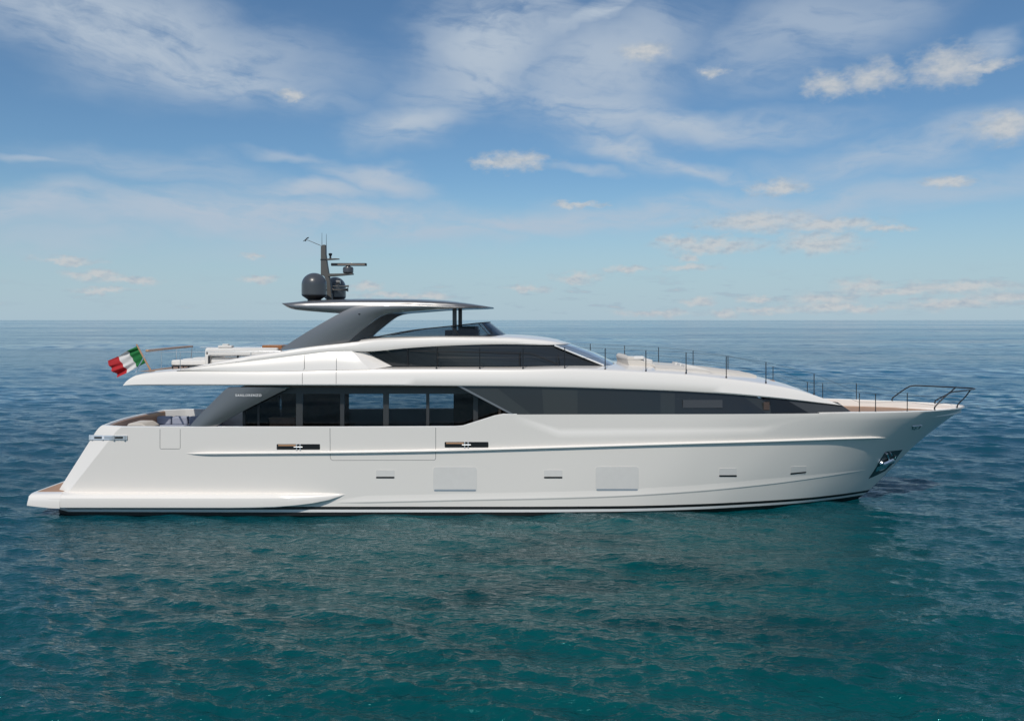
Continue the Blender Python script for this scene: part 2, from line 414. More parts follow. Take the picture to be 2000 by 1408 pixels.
    shoal = M(t, 'MULTIPLY', shoal, SM(t, sp_.outputs[1], 25, -12))
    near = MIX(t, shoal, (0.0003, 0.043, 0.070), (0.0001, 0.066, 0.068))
    # dark broken hull reflection painted into the water's base colour
    refl_map = N(t, 'ShaderNodeMapping'); refl_map.inputs['Scale'].default_value = (0.10, 0.26, 1); t.links.new(geo.outputs['Position'], refl_map.inputs[0])
    refl_n = N(t, 'ShaderNodeTexNoise', ins={'Scale': 1.0, 'Detail': 5.0, 'Roughness': 0.62, 'Distortion': 0.8}); t.links.new(refl_map.outputs[0], refl_n.inputs['Vector'])
    refl_k = M(t, 'MULTIPLY', SM(t, refl_n.outputs['Fac'], 0.47, 0.60), SM(t, M(t, 'ABSOLUTE', M(t, 'SUBTRACT', sp_.outputs[0], 1.0)), 2, 15, 0.55, 0.15))
    refl_k = M(t, 'MULTIPLY', refl_k, SM(t, sp_.outputs[1], -21.5, -16.5, 0.25, 1.0))
    near = MIX(t, refl_k, near, (0.0002, 0.020, 0.026))
    t.links.new(MIX(t, SM(t, sp_.outputs[1], -12, 90), near, MIX(t, SM(t, sp_.outputs[1], 100, 1500), (0.014, 0.112, 0.195), (0.050, 0.180, 0.300))), p.inputs['Base Color'])  # distant water paled in its colour in place of haze
    n1 = N(t, 'ShaderNodeTexNoise', ins={'Scale': 3.4, 'Detail': 4.0, 'Roughness': 0.55, 'Distortion': 0.4})
    mp = N(t, 'ShaderNodeMapping'); mp.inputs['Scale'].default_value = (0.62, 1.25, 1); mp.inputs['Rotation'].default_value = (0, 0, R(14))
    t.links.new(geo.outputs['Position'], mp.inputs[0]); t.links.new(mp.outputs[0], n1.inputs['Vector'])
    fade = SM(t, at_.outputs['Fac'], 0.05, 0.002)
    b = N(t, 'ShaderNodeBump', ins={'Strength': 1.0, 'Distance': 1.0})
    t.links.new(M(t, 'MULTIPLY', M(t, 'MULTIPLY', n1.outputs['Fac'], 0.125), fade), b.inputs['Height'])
    t.links.new(b.outputs[0], p.inputs['Normal'])
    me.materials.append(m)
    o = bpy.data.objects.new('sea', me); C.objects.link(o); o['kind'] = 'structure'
build_sea()

# ------------------------------------------------------------------ the yacht's lines
yacht = empty('motor_yacht', (0, 0, 0))
tag(yacht, 'long white motor yacht with dark windows and grey hardtop afloat on the sea', 'yacht')
SH = pchip([(0,0),(.1,.36),(.27,.62),(.67,1.05),(1.27,1.55),(2.27,2.2),(3.27,2.62),(5.27,3.14),(8.27,3.45),(12.27,3.65),(20,3.68),(30,3.62),(38,3.5)])
WL = pchip([(0,0),(1.6,.9),(3.8,1.85),(6.1,2.5),(8.4,3.0),(11.6,3.38),(15.6,3.5),(25,3.5),(35,3.4)])
XE = pchip([(-.8,14.9),(0,15.6),(.28,16.0),(1.32,17.05),(2.47,18.2),(3.62,19.6),(4.1,20.27),(4.4,20.6)])
ZSH = lin([(-30,3.62),(-7.4,3.63),(-2.25,3.655),(-2.0,3.68),(-.62,4.12),(-.35,4.16),(12,4.175),(14.2,4.19),(17,4.16),(20.4,4.1)])
ZC = lin([(-30,3.40),(-2.3,3.42),(-0.3,3.75),(0.1,4.12),(1.9,3.42),(10.3,3.50),(12.7,4.14),(30,4.14)])
RECESS = lin([(-30,0),(0.0,0),(1.6,.010),(10.6,.010),(12.4,0),(30,0)])
def hb(x, z):
    zn = min(max(z/4.15, 0), 1); t = XE(min(z, 4.1)) - x
    if t <= 0: return 0.0
    k = zn**1.2
    b = WL(t)*(1-k) + SH(t)*k
    if z < 0: b *= 1 + 0.35*z
    if z > ZC(x) + 0.02 and z < ZSH(x) - 0.001: b -= RECESS(x)
    return max(b, 0)
def XST(z): return lin([(-1,-18.58),(.9,-18.64),(3.40,-17.03),(3.55,-16.9),(3.7,-16.72)])(z)
def hb_stern(x, z):                       # half breadth including the bevelled stern corner
    xe_ = XST(z)-.20; xc_ = XST(z)+.42+.42*max(0, min(1, (z-.9)/2.7))
    return hb(x, z) - (.45*min(1.0, (xc_-x)/(xc_-xe_)) if x < xc_ else 0)
def on_hull(px, py, off=0.0):
    y = -3.4
    for _ in range(60):
        p = at(px, py, y); y = 0.6*y - 0.4*hb_stern(p.x, p.z)
    p = at(px, py, y); return Vector((p.x, y-off, p.z))

# ------------------------------------------------------------------ hull
cols = []
for q in (1.0,): cols.append(('e', 0))
cols.append(('c', 0))
cols += [('s', q) for q in (.75, .5, .25)]
cols += [('m', x) for x in sorted(list(np.arange(-14.5, 8.01, 0.55)) + [-2.25, -2.0, -.62, -.35, 0.1, 1.9, 0.0, 1.6])]
cols += [('b', q) for q in (1-(1-np.linspace(0, 1, 44))**1.8)[1:]]
NLOW = [-.8, -.35, 0, .15, .26, .38]
def col_x(c, z):
    zz = min(z, 4.1)
    if c[0] == 'e': return XST(z) - 0.20
    xc = XST(z) + 0.42 + 0.42*max(0, min(1, (z-.9)/2.7))
    if c[0] == 'c': return xc
    if c[0] == 's': return -15 + (xc+15)*c[1]
    if c[0] == 'm': return c[1]
    return 8.0 + (XE(zz)-8.0)*c[1]
def col_pts(c):
    xg = col_x(c, 3.4)
    zc = ZC(xg); zs = ZSH(xg)
    if c[0] == 'b' and c[1] > 0.98: zs = 4.1
    zs0 = zs
    zs = max(zs, zc+.03)
    zl = NLOW + [NLOW[-1] + (zc-NLOW[-1])*k/12 for k in range(1, 13)] + [zc+.025] + [zc+.025+(zs-zc-.025)*k/4 for k in range(1, 5)]
    pts = []
    for i, z in enumerate(zl):
        x = col_x(c, z)
        b = hb(x, z) if not (c[0] == 'b' and c[1] >= 0.9999) else 0
        if i == len(zl)-1:
            b = hb(x, z) - RECESS(x)
        if c[0] == 'e': b -= 0.45
        pts.append(Vector((x, -b, z)))
    return pts
near = [col_pts(c) for c in cols]
rows = len(near[0])
def sub(a, b): return [s[a:b] for s in near]
low = loft(sub(0, 6)); up = loft(sub(5, rows))
# transom between the two stern edges, bulging aft
e = near[0]; tr = []
for s in np.linspace(-1, 1, 13):
    tr.append([Vector((p.x - 0.35*(1-s*s), -p.y*s, p.z)) for p in e])
trl = loft([[p for p in s[5:]] for s in tr]); trlow = loft([[p for p in s[:6]] for s in tr])
hv = join(up, mirror(up), trl)
hull = obj('hull', hv[0], hv[1], WHITE, yacht, 28)
bv, bf = join(low, mirror(low), trlow)
zc_ = [sum(bv[i][2] for i in f)/4 for f in bf]
obj('boot_stripe', bv, bf, None, hull, 40, mats=[BLACK, WHITE2], idx=[1 if .15 < z < .26 else 0 for z in zc_], merge=False)

# rub rail and chine step swept along the topsides
def rail(name, pxs, prof, mt, taper0, taper1, parent):
    fn = pchip(pxs); a, b = pxs[0][0], pxs[-1][0]; secs = []
    for px in np.linspace(a, b, 90):
        k = min(1, (px-a)/taper0)*min(1, (b-px)/taper1); k = max(k, .02)**.6
        p = on_hull(px, fn(px)); s = []
        for (o, dz) in prof:
            z = p.z + dz*k; s.append(Vector((p.x, -(hb(p.x, z)+o*k), z)))
        secs.append(s)
    v, f = loft(secs)
    return obj(name, *join((v, f), mirror((v, f))), mt, parent, 30)
rail('rub_rail', [(366,886),(500,885),(640,884),(850,880.5),(1100,873.5),(1300,867.5),(1500,862),(1640,857.5),(1729,855)],
     [(-.01,.075),(.045,.06),(.095,.025),(.10,.0),(.09,-.02),(.0,-.05)], WHITE, 40, 30, hull)
rail('spray_rail', [(655,981),(800,978),(930,975),(1060,972.5),(1180,969),(1340,960),(1500,945),(1600,932),(1690,918)],
     [(-.004,.30),(.022,.014),(.025,.0),(.022,-.012),(-.006,-.085)], WHITE, 60, 200, hull)

# bulwark cap and inner face round the cockpit and side decks, and round the bow
def bulwark(name, xs, zd, m_in, parent=yacht, t=0.2):
    s = []
    for x in xs:
        z = ZSH(x); b = hb(x, z)-RECESS(x)
        xe_ = XST(z)-.20; xc_ = XST(z)+.84
        if x < xc_: b -= .45*(xc_-x)/(xc_-xe_)
        bi = max(b-t, 0.0)
        s.append([Vector((x, -b, z+.001)), Vector((x, -(b-.03 if b > .05 else 0), z+.022)), Vector((x, -max(bi+.03, 0), z+.022)), Vector((x, -bi, z)), Vector((x, -max(bi-.02, 0), zd))])
    v, f = loft(s); return obj(name, *join((v, f), mirror((v, f))), m_in, parent, 30)
bulwark('bulwark', [-16.98, -16.9, -16.6, -16.2, -15.98, -15.9, -15, -13, -11, -9, -7, -5, -3.5, -2.3, -2.0, -.7, -.36, 0.2], 2.55, WHITE2)
bowx = [12.6, 13, 13.5, 14, 14.6, 15.2, 16, 16.7, 17.3, 17.8, 18.3, 18.8, 19.2, 19.5, 19.75, 19.95, 20.1, 20.2]
bulwark('bow_bulwark', bowx, 3.86, WHITE, t=0.24)
v = []; f = []
bx = [x for x in bowx if x < 19.95]
for x in bx: b = max(hb(x, ZSH(x))-.26, .01); v += [(x, -b, 3.87), (x, b, 3.87)]
f = [(2*i, 2*i+2, 2*i+3, 2*i+1) for i in range(len(bx)-1)]
obj('bow_deck', v, f, TEAK, yacht)
v, f = box(-16.7, 0.6, -3.2, 3.2, 2.45, 2.56); obj('main_deck', v, f, TEAK, yacht)
# curved stern bulwark with wooden inner face
s = []
for y in np.linspace(-2.98, 2.98, 25):
    bul = .35*(1-(y/3.1)**2); xo = -17.0-bul
    s.append([Vector((xo, y, 3.45)), Vector((xo+.02, y, 3.61)), Vector((xo+.06, y, 3.645)), Vector((xo+.16, y, 3.645)), Vector((xo+.20, y, 3.60))])
v, f = loft(s); st = obj('stern_bulwark', v, f, WHITE2, yacht)
s = []
for y in np.linspace(-2.98, 2.98, 25):
    bul = .35*(1-(y/3.1)**2); xo = -17.0-bul
    s.append([Vector((xo+.19, y, 3.60)), Vector((xo+.24, y, 3.56)), Vector((xo+.28, y, 2.56))])
v, f = loft(s); obj('inner_lining', v, f, CAPW, st)

# swim platform and side sponson
def sponson_side():
    s = []
    xs = [-18.75, -18.4, -17, -15, -13, -11.5, -10.5, -9.6, -8.8, -8.1, -7.5, -7.05, -6.86]
    zb = pchip([(-19,.385),(-11.5,.385),(-9.6,.42),(-8.4,.51),(-7.4,.68),(-6.86,.86)])
    yo = pchip([(-19,3.86),(-10,3.88),(-8.6,3.80),(-7.5,3.66),(-6.86,3.54)])
    for x in xs:
        b = zb(x); t = .90; y = yo(x); h = t-b
        s.append([Vector((x, -3.30, t+.05)), Vector((x, -y+.30*min(1, h*2), t+.045*min(1, h*3))), Vector((x, -y+.12*min(1, h*2), t)), Vector((x, -y+.02, t-.22*h)),
                  Vector((x, -y, t-.5*h)), Vector((x, -y+.03*h, b+.06*h)), Vector((x, -y+.08*h, b)), Vector((x, -3.30, b+.02))])
    return s
sp = sponson_side(); n0 = sp[0]
# platform block across the stern with a rounded nose
prof = [(-18.3,.955),(-19.55,.955),(-19.68,.93),(-19.76,.85),(-19.82,.62),(-19.84,.50),(-19.5,.46),(-18.6,.39),(-18.3,.385)]
pl = []
ztop = lin([(0,2),(3.55,.956),(3.70,.935),(3.78,.89),(3.84,.78),(3.87,.66)])
for y in [-3.87,-3.85,-3.82,-3.78,-3.74,-3.66,-3.55]+list(np.linspace(-3.3, 3.3, 15))+[3.55,3.66,3.74,3.78,3.82,3.85,3.87]:
    k = (abs(y)/3.87)**14; kk = .22*k
    pl.append([Vector((x+(kk if x < -19 else 0), y, min(z, ztop(abs(y))))) for x, z in prof])
plat = obj('swim_platform', *join(loft(sp), mirror(loft(sp)), loft(pl, True, True)), WHITE, yacht, 32)
v, f = box(-19.5, -18.45, -3.35, 3.35, .955, .963); obj('teak_deck', v, f, TEAK, plat)

# ------------------------------------------------------------------ things set in the topsides
def hull_patch(pxs, off=0.006, thick=0.05):
    a = [on_hull(px, py, off) for px, py in pxs]; n = len(a); b = [p + Vector((0, thick, 0)) for p in a]
    c = sum(a, Vector((0, 0, 0)))/n
    v = a + b; f = [tuple(range(n))] + [(i, (i+1) % n, n+(i+1) % n, n+i) for i in range(n)]
    return v, f
def hull_grid(x0, y0, x1, y1, r, off, ny=14, nx=9, skew=0.0):
    rows = []
    for j in range(ny+1):
        # rows bunch up in the rounded corners
        q = 0.5-0.5*math.cos(math.pi*j/ny); y = y0+(y1-y0)*q; e = min(y-y0, y1-y); ins = 0 if e >= r else r-math.sqrt(max(r*r-(r-e)**2, 0))
        rows.append([on_hull(x0+ins+(x1-x0-2*ins)*i/nx - skew*(y-y0), y + (skew*.3)*(-(i/nx-.5))*(x1-x0)*.3, off) for i in range(nx+1)])
    v, f = loft(rows)
    n = len(v); per = [i for i in range(nx+1)] + [(k+1)*(nx+1)-1 for k in range(1, ny+1)] + [ny*(nx+1)+i for i in range(nx-1, -1, -1)] + [k*(nx+1) for k in range(ny-1, 0, -1)]
    v = v + [v[i]+Vector((0, off+.03, 0)) for i in per]; m = len(per)
    f = f + [(per[i], per[(i+1) % m], n+(i+1) % m, n+i) for i in range(m)]
    return v, f
def rrect(x0, y0, x1, y1, r, n=5):
    p = []
    for cx, cy, a0 in ((x1-r, y1-r, 0), (x0+r, y1-r, 90), (x0+r, y0+r, 180), (x1-r, y0+r, 270)):
        for k in range(n+1):
            a = R(a0+90*k/n); p.append((cx+r*math.cos(a), cy+r*math.sin(a)))
    return p
for (x0, y0, x1, y1) in ((846, 911.5, 931.5, 959.5), (1163, 911, 1247.5, 958.5)):
    o = obj('porthole', *hull_grid(x0, y0, x1, y1, 6, .008), PANE_LIGHT, yacht)
    obj('sill', *hull_patch(rrect(x0+2, y1-4.2, x1-2, y1-.6, 1.5), .012), SILL, o)  # flush strip, shade of the bottom reveal put into its colour
for (x0, y0, x1, y1) in ((734.5, 917.5, 770.5, 934), (1062.5, 917.5, 1098.5, 934), (1404.5, 914, 1439, 931)):
    o = obj('hull_vent', *hull_grid(x0, y0, x1, y1, 2, .008), PANE_LIGHT, yacht)
    obj('slot', *hull_patch(rrect(x0, y1-3.4, x1, y1-.2, 1.4), .012), BLACK, o)
o = obj('hull_vent', *hull_grid(1545, 910.5, 1575.5, 925.5, 1.5, .008, skew=.12), PANE_LIGHT, yacht)
obj('slot', *hull_patch([(1544,923.6),(1575,920.6),(1573,923.6),(1544,926.6)], .012), BLACK, o)
for (x0, x1, yc, cx) in ((540.5, 625, 872.5, 583), (868.5, 954, 868.3, 911)):
    o = obj('mooring_port', *hull_patch(rrect(x0, yc-5.4, x1, yc+5.4, 1.5), .005), BLACK, yacht)
    obj('timber_lining', *hull_patch([(x0+3, yc-4.6),(x0+37, yc-4.6),(x0+37, yc-1.6),(x0+3, yc-1.6)], .009), CAPW, o)
    cl = join(*[tube([on_hull(cx+d, yc-5.4, .03), on_hull(cx+d, yc+5.4, .03)], .026) for d in (-3.4, 3.4)], tube([on_hull(cx-8.5, yc, .05), on_hull(cx+8.5, yc, .05)], .020))
    obj('cleat', *cl, STEEL, o)
def seam(name, pxs, parent=hull, w=0.011, m=SEAM, f=None):
    pts = [(f or on_hull)(px, py) + Vector((0, .004, 0)) for px, py in pxs]
    return obj(name, *tube(pts, w, 6), m, parent)
def dens_(pxs, step=14):
    out = []
    for (a, b), (c, d) in zip(pxs[:-1], pxs[1:]):
        n = max(1, int(math.hypot(c-a, d-b)/step))
        out += [(a+(c-a)*k/n, b+(d-b)*k/n) for k in range(n)]
    return out + [pxs[-1]]
seam('gangway_seam', dens_([(312.5,838),(312.5,875),(314,876.5),(350.5,876.5),(352,875),(352,838)]))
seam('garage_seam', dens_([(644.5,836),(645,893),(646.5,897),(650,898.8),(848,898.3),(850.6,896.5),(851,893),(851,835)]))
# chrome mooring guard on the stern quarter
g = obj('stern_guard', *loft([[on_hull(px, y0, .0), on_hull(px, y0+.6, .035), on_hull(px, y1-.6, .035), on_hull(px, y1, .0)] for px, y0, y1 in [(174.5+(249-174.5)*k/14, 849.2+k/14, 859.3) for k in range(15)]]), STEEL, yacht, 50)
for px in (181, 202, 223, 244): obj('roller', *tube([on_hull(px, 850.2, .04), on_hull(px, 858.5, .04)], .045), STEEL, g)
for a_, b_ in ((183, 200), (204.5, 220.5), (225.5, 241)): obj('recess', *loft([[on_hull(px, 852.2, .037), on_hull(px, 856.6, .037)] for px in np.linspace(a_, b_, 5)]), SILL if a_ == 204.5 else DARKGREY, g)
# fairlead and anchor pocket at the bow
g = obj('bow_fairlead', *hull_patch([(1781,832.5),(1800,831),(1795,837.5),(1782,839)], .006), DARKGREY, yacht)
obj('roller', *join(tube([on_hull(1781, 832, .03), on_hull(1800, 830.6, .03)], .02), tube([on_hull(1786.5, 839, .02), on_hull(1790, 833.5, .02)], .02), tube([on_hull(1781.5, 838.6, .02), on_hull(1784, 834, .02)], .018)), CHROME, g)
g = obj('anchor_pocket', *hull_patch(dens_([(1729,882),(1763,878),(1752,893),(1743,906),(1729,919.5),(1712,928),(1696,935),(1704,923),(1712,911),(1720,896),(1729,882)], 8)[:-1], .008, .03), DARKGREY, yacht)
obj('pocket_floor', *hull_patch([(1712.5,912),(1740,903),(1730,914),(1710,921)], .016, .02), CHROME, g)
an = join(tube([on_hull(1731, 885.5, .05), on_hull(1735.5, 899, .06)], .045), tube(smooth_path([on_hull(1719, 901, .05), on_hull(1722, 906, .08), on_hull(1731, 902.5, .10), on_hull(1740, 898.5, .08), on_hull(1743, 901, .05)]), [.03]+[.10]*23+[.03]),
          tube([on_hull(1745, 895, .04), on_hull(1749, 890, .04)], .05), tube([on_hull(1739, 884, .03), on_hull(1741, 889, .03)], .03))
obj('anchor', *an, CHROME, g)

# ------------------------------------------------------------------ upper deck band
BU = pchip([(-16.4,3.46),(-10,3.62),(0,3.66),(7,3.60),(9.5,3.48),(11.4,3.30),(12.6,3.10),(13.4,2.92),(14,2.8)])
def solve(px, py, ins=0.0):
    y = -3.5
    for _ in range(8): y = -(BU(at(px, py, y).x) - ins)
    return at(px, py, y)
ZB = pchip([(240,753.2),(600,753.4),(950,754.5),(1100,757),(1200,760),(1325,764.5),(1425,770.5),(1505,777.5),(1575,784.5),(1637,790.6),(1645,791.4)])
ZS = pchip([(240,752.6),(244,746),(250,740),(262,733),(280,729.3),(345,724),(500,725),(712,721.5),(850,721),(1000,721.5),(1103,720),(1182,722),(1262,726),(1340,730.5),(1418,738.5),(1496,749),(1560,761),(1592,771.5),(1620,781.5),(1637,788.6),(1645,791)])
def band_sec(px):
    p = solve(px, ZB(px)); q = solve(px, ZS(px), .1); b = BU(p.x); x = p.x; zb = p.z; zs = q.z; h = max(zs-zb, .005)
    k = min(1, h/.5); aftk = 1 if px > 722 else 0
    c1 = (.06 if px > 1150 else .02)*k; cam_ = .30*k if px > 1180 else .02
    cam_ = np.interp(px, [240, 1100, 1250, 1500, 1637], [0, .05, .22, .22, .05])
    return [Vector((x, y, z)) for y, z in ((-(b-1.3), zb+.03*k), (-(b-.10*k), zb), (-(b-.03*k), zb+.02*h), (-b, zb+.10*h), (-(b-.06*k), zb+.55*h), (-(b-.115*k), zb+.84*h), (-(b-.15*k), zb+.95*h), (-(b-.24*k), zs), (-(b-.45), zs+.02*k), (-(b-1.0), zs+.05*k+.3*cam_), (-1.2, zs+.85*cam_), (0, zs+cam_))]
bpx = [240,241,244,247,250,256,262,270,280,300,320,345]+list(range(370, 1500, 26))+[1505,1520,1535,1550,1562,1575,1585,1595,1605,1615,1625,1632,1637,1641,1645]
bs = [band_sec(px) for px in bpx]
lf = loft(bs)
deck = obj('upper_deck', *join(lf, mirror(lf)), WHITE, yacht, 40)
# underside
us = []
for s in bs: us.append([s[0], Vector((s[0].x, 0, s[0].z))])
u = loft(us); obj('overhang_ceiling', *join(u, mirror(u)), WHITE2, deck)
# teak on the after deck
def sheet(name, x0, x1, y, z0, z1, m, par, nx=10):
    v = []
    for x in np.linspace(x0, x1, nx):
        z = z0+(z1-z0)*(x-x0)/(x1-x0); v += [(x, -y, z), (x, y, z)]
    return obj(name, v, [(2*i, 2*i+2, 2*i+3, 2*i+1) for i in range(nx-1)], m, par)
sheet('after_deck_teak', -15.55, -7.0, 2.98, 5.86, 5.96, TEAK, deck)
# teak step at the front of the foredeck
# ------------------------------------------------------------------ wing, brow and bridge roof
W1 = pchip([(345,723.8),(400,714.8),(500,704),(600,692),(650,686.8),(690,686),(713,686.5),(800,679.5),(860,675.8),(985,672.4),(1080,674.3),(1100,673),(1112,671.4),(1114,670.6)])
W2 = pchip([(345,723.2),(400,711.5),(450,701.6),(500,692.5),(545,686.2),(600,677.8),(690,668),(740,661.5),(800,659.3),(860,657.8),(960,658.6),(1000,660),(1060,664.5),(1090,668),(1105,669.4),(1114,670.4)])
WY = pchip([(345,3.38),(500,3.30),(690,3.17),(800,2.98),(950,2.76),(1040,2.62),(1080,2.40),(1100,1.95),(1110,1.30),(1114,0.0)])
CROWN = pchip([(700,7.27),(860,7.36),(960,7.37),(1000,7.355),(1060,7.26),(1090,7.15),(1105,7.04),(1114,6.97)])
def roof_sec(px):
    y = WY(px); p1 = at(px, W1(px), -y); p2 = at(px, W2(px), -y+.12*min(1, y)); x = p1.x
    k = min(1, y/1.0)
    cz = max(CROWN(px), p2.z+.01)
    dz = p2.z-p1.z
    return [Vector((x, -y+.30*k, p1.z+.02)), Vector((x, -y, p1.z)), Vector((x, -y-.025*k, p1.z+.18*dz)), Vector((x, -y+.0*k, p1.z+.6*dz)), Vector((x, -y+.05*k, p1.z+.88*dz)), Vector((x, -y+.16*k, p2.z)), Vector((x, -y*.66, p2.z+.6*(cz-p2.z))), Vector((x, -y*.33, p2.z+.9*(cz-p2.z))), Vector((x, 0, cz))]
rp = list(range(700, 1060, 18))+[1064,1074,1082,1090,1096,1101,1105,1108,1110.5,1112.5,1113.5,1114]
lf = loft([roof_sec(px) for px in rp])
roof = obj('bridge_roof', *join(lf, mirror(lf)), WHITE, yacht, 40)
# flybridge side: brow strip with inner face (aft of the roof)
fs = []
for px in list(range(345, 700, 14))+[700]:
    y = WY(px); p1 = at(px, W1(px), -y); p2 = at(px, W2(px), -y+.12); x = p1.x; dz = p2.z-p1.z
    fs.append([Vector((x, -y, p1.z)), Vector((x, -y-.02, p1.z+.18*dz)), Vector((x, -y, p1.z+.6*dz)), Vector((x, -y+.05, p1.z+.88*dz)), Vector((x, -y+.16, p2.z)), Vector((x, -y+.34, p2.z)), Vector((x, -y+.38, 5.80))])
lf = loft(fs); coam = mirror_obj('flybridge_coaming', lf, WHITE, yacht, 40)[0]
# wing side below the brow, ending in a slanted edge, then the bevel leading in to the glass
ws = []
for q in np.linspace(0, 1, 30):
    pa = 345+(722-345)*q; pb = 345+(687-345)*q
    a = solve(pa, ZS(pa)+.5, .16); b_ = at(pb, W1(pb), -WY(pb))
    ws.append([a, a.lerp(b_, .33)+Vector((0, -.03, .0)), a.lerp(b_, .66)+Vector((0, -.04, .0)), b_])
lf = loft(ws); mirror_obj('wing_panel', lf, WHITE, coam, 40)[0]
A_, B_ = ws[-1][3], ws[-1][0]; Cc = at(768, 714.6, -2.80); Dd = at(716, 687, -2.90); Ee = at(790, 720, -3.1)
v = [A_, ws[-1][2], ws[-1][1], B_, Cc, Dd]; f = [(0, 1, 5), (1, 2, 4, 5), (2, 3, 4)]
v += [at(700, 686.3, -3.02)]; f += [(0, 5, 6)]
mirror_obj('wing_return', (v, f), WHITE, coam, 20)
# bridge side glass
gs = []
for q in np.linspace(0, 1, 26):
    pb = 766+(1178-766)*q; pt = 713+(1083-713)*q
    yb = np.interp(pb, [766, 1000, 1178], [2.84, 2.74, 2.50]); b_ = at(pb, 715, -yb); t_ = at(pt, W1(pt)-1.0, -(WY(pt)-.10))
    gs.append([b_, t_])
lf = loft(gs); bg = mirror_obj('bridge_window', lf, DGLASS, yacht, 35)[0]
for px, w in ((797, 3.2),):
    q = .075; a = at(797, 714, -2.86); b_ = at(796, 681, -2.93)
    obj('mullion', *tube([a, b_], .03), BLACKMETAL, bg)
hr = [at(800, 685, -2.92), at(845, 686.5, -2.92), at(960, 688, -2.9), at(1035, 690, -2.82), at(1050, 694, -2.80), at(1090, 711, -2.72)]
obj('grab_rail', *join(tube(hr, .014), *[tube([at(px, y0, -2.86), at(px, 713, -2.86)], .012) for px, y0 in ((855, 686.5), (1015, 689.5), (1090, 692))]), MATTEBLACK, bg)
# windshield
top = [(1083,674.6,-2.42),(1101,673.2,-1.9),(1110,672,-1.25),(1113.2,671.4,-.6),(1113.6,671.2,0)]
bot = [(1179,714.2,-2.5),(1193,712.9,-1.95),(1201,711.6,-1.3),(1204,710.6,-.65),(1205.5,709.6,0)]
tp = smooth_path([at(*p) for p in top]); bp = smooth_path([at(*p) for p in bot])
lf = loft([[b_, b_.lerp(t_, .5)+Vector((.06, 0, .05)), t_] for b_, t_ in zip(bp, tp)])
ws_ = obj('windshield', *join(lf, mirror(lf)), WSHIELD, yacht)
obj('pillar', *tube([tp[0]+Vector((0, -.02, 0)), bp[0]+Vector((0, -.02, .02))], .035), WHITE2, ws_)
# ------------------------------------------------------------------ main deck house
# flush forward windows: strips between sheer and overhang, following the hull's plan
def strip(pa_bot, pb_bot, pa_top, pb_top, ins=.05, n=24, off=0.0):
    s = []
    for q in np.linspace(0, 1, n):
        pb = pa_bot+(pb_bot-pa_bot)*q; pt = pa_top+(pb_top-pa_top)*q
        y = -3.5
        for _ in range(10):
            x = at(pb, 805, y).x; y = -(min(hb(x, ZSH(x)), BU(x)+.1)-ins-RECESS(x))
        b_ = Vector((x, y-off, ZSH(x)-.03))
        p = solve(pt, ZB(pt), ins+.10); t_ = Vector((p.x, p.y-off, p.z+.11))
        s.append([b_, t_])
    return loft(s)
house = mirror_obj('forward_window', strip(1006, 1530, 888, 1470), DGLASS2, yacht)[0]
for (a, b_, c, d) in ((1040, 1062, 960, 1058), (1128, 1290, 1128, 1290), (1318, 1500, 1318, 1440)):
    obj('pane', *strip(a, b_, c, d, .05, 14, .006), DGLASS, house)
# pale view through the cabin and a warm cabinet behind the glass
def win_patch(x0, y0, x1, y1, m, name, off=.014):
    pts = []
    for px, py in ((x0, y0), (x1, y0), (x1, y1), (x0, y1)):
        y = -3.5
        for _ in range(10): x = at(px, py, y).x; y = -(min(hb(x, ZSH(x)), BU(x)+.1)-.05-RECESS(x)-.035)
        pts.append(at(px, py, y-off))
    return obj(name, pts, [(0, 1, 2, 3)], m, house)
GREYVIEW = mat('window_view_grey', (0.065, 0.070, 0.080), 0.3)
WARMV = mat('warm_cabinet', (0.085, 0.058, 0.048), 0.5)
win_patch(1334, 781, 1411, 796.5, GREYVIEW, 'pale_view', .03)  # grey patch painted in place of the view out of the far window
win_patch(1491.5, 785, 1503, 800.5, WARMV, 'brown_cabinet', .03)
obj('corner_pane', *strip(1506, 1582, 1503, 1524, .05, 10, .012), DGLASS3, house)
cheek = mirror_obj('front_cheek', strip(1580, 1664, 1522, 1636, .05, 14, .004), DARKGREY, yacht)[0]
e0 = at(1664, 806, -2.86); e1 = solve(1636, ZB(1636), .15)
v = [(e0.x, -2.80, 4.13), (e0.x, 2.80, 4.13), (e1.x, 2.80, e1.z+.05), (e1.x, -2.80, e1.z+.05), (e0.x, -2.8, 3.8), (e0.x, 2.8, 3.8)]
obj('front_screen', v, [(0, 1, 2, 3), (4, 5, 1, 0)], DARKGREY, cheek)
# thin diagonal frame where the wide-body glass starts
a = strip(1000, 1006, 884, 890, .05, 2, 0)[0]
obj('diagonal_frame', *loft([[a[0]+Vector((0,-.03,0)), a[0]+Vector((.16,-.03,0)), a[0]+Vector((.16,.06,0))], [a[1]+Vector((0,-.03,0)), a[1]+Vector((.16,-.03,0)), a[1]+Vector((.16,.06,0))]]), GREY, house)
# inner return of the wide body and the saloon
SY = 2.85; Z0, Z1 = 2.56, 5.27
xa, xf = -11.15, -1.0
v, f = join(box(-0.1, 0.0, -3.45, 3.45, Z0, Z1-.03), box(-3.1, -0.1, -SY-.02, -SY+.04, Z0, Z1-.03))
obj('house_bulkhead', *box(-0.55, -0.45, -3.40, 3.40, Z0, Z1-.05), INTERIOR, yacht)
sal = obj('saloon_window', *box(xa, -0.55, -SY-.012, -SY, Z0+.1, Z1-.06), GLASS, yacht)
for px, w in ((585, 13), (668.5, 8), (754, 11), (835.5, 6), (929, 9)):
    x = at(px, 800, -SY).x; h = w/46.9/2
    obj('mullion', *box(x-h, x+h, -SY-.03, -SY+.05, Z0+.02, Z1-.07), DARKGREY, sal)
obj('sill', *box(xa, -0.55, -SY-.04, -SY+.06, Z0, Z0+.22), DARKGREY, sal)
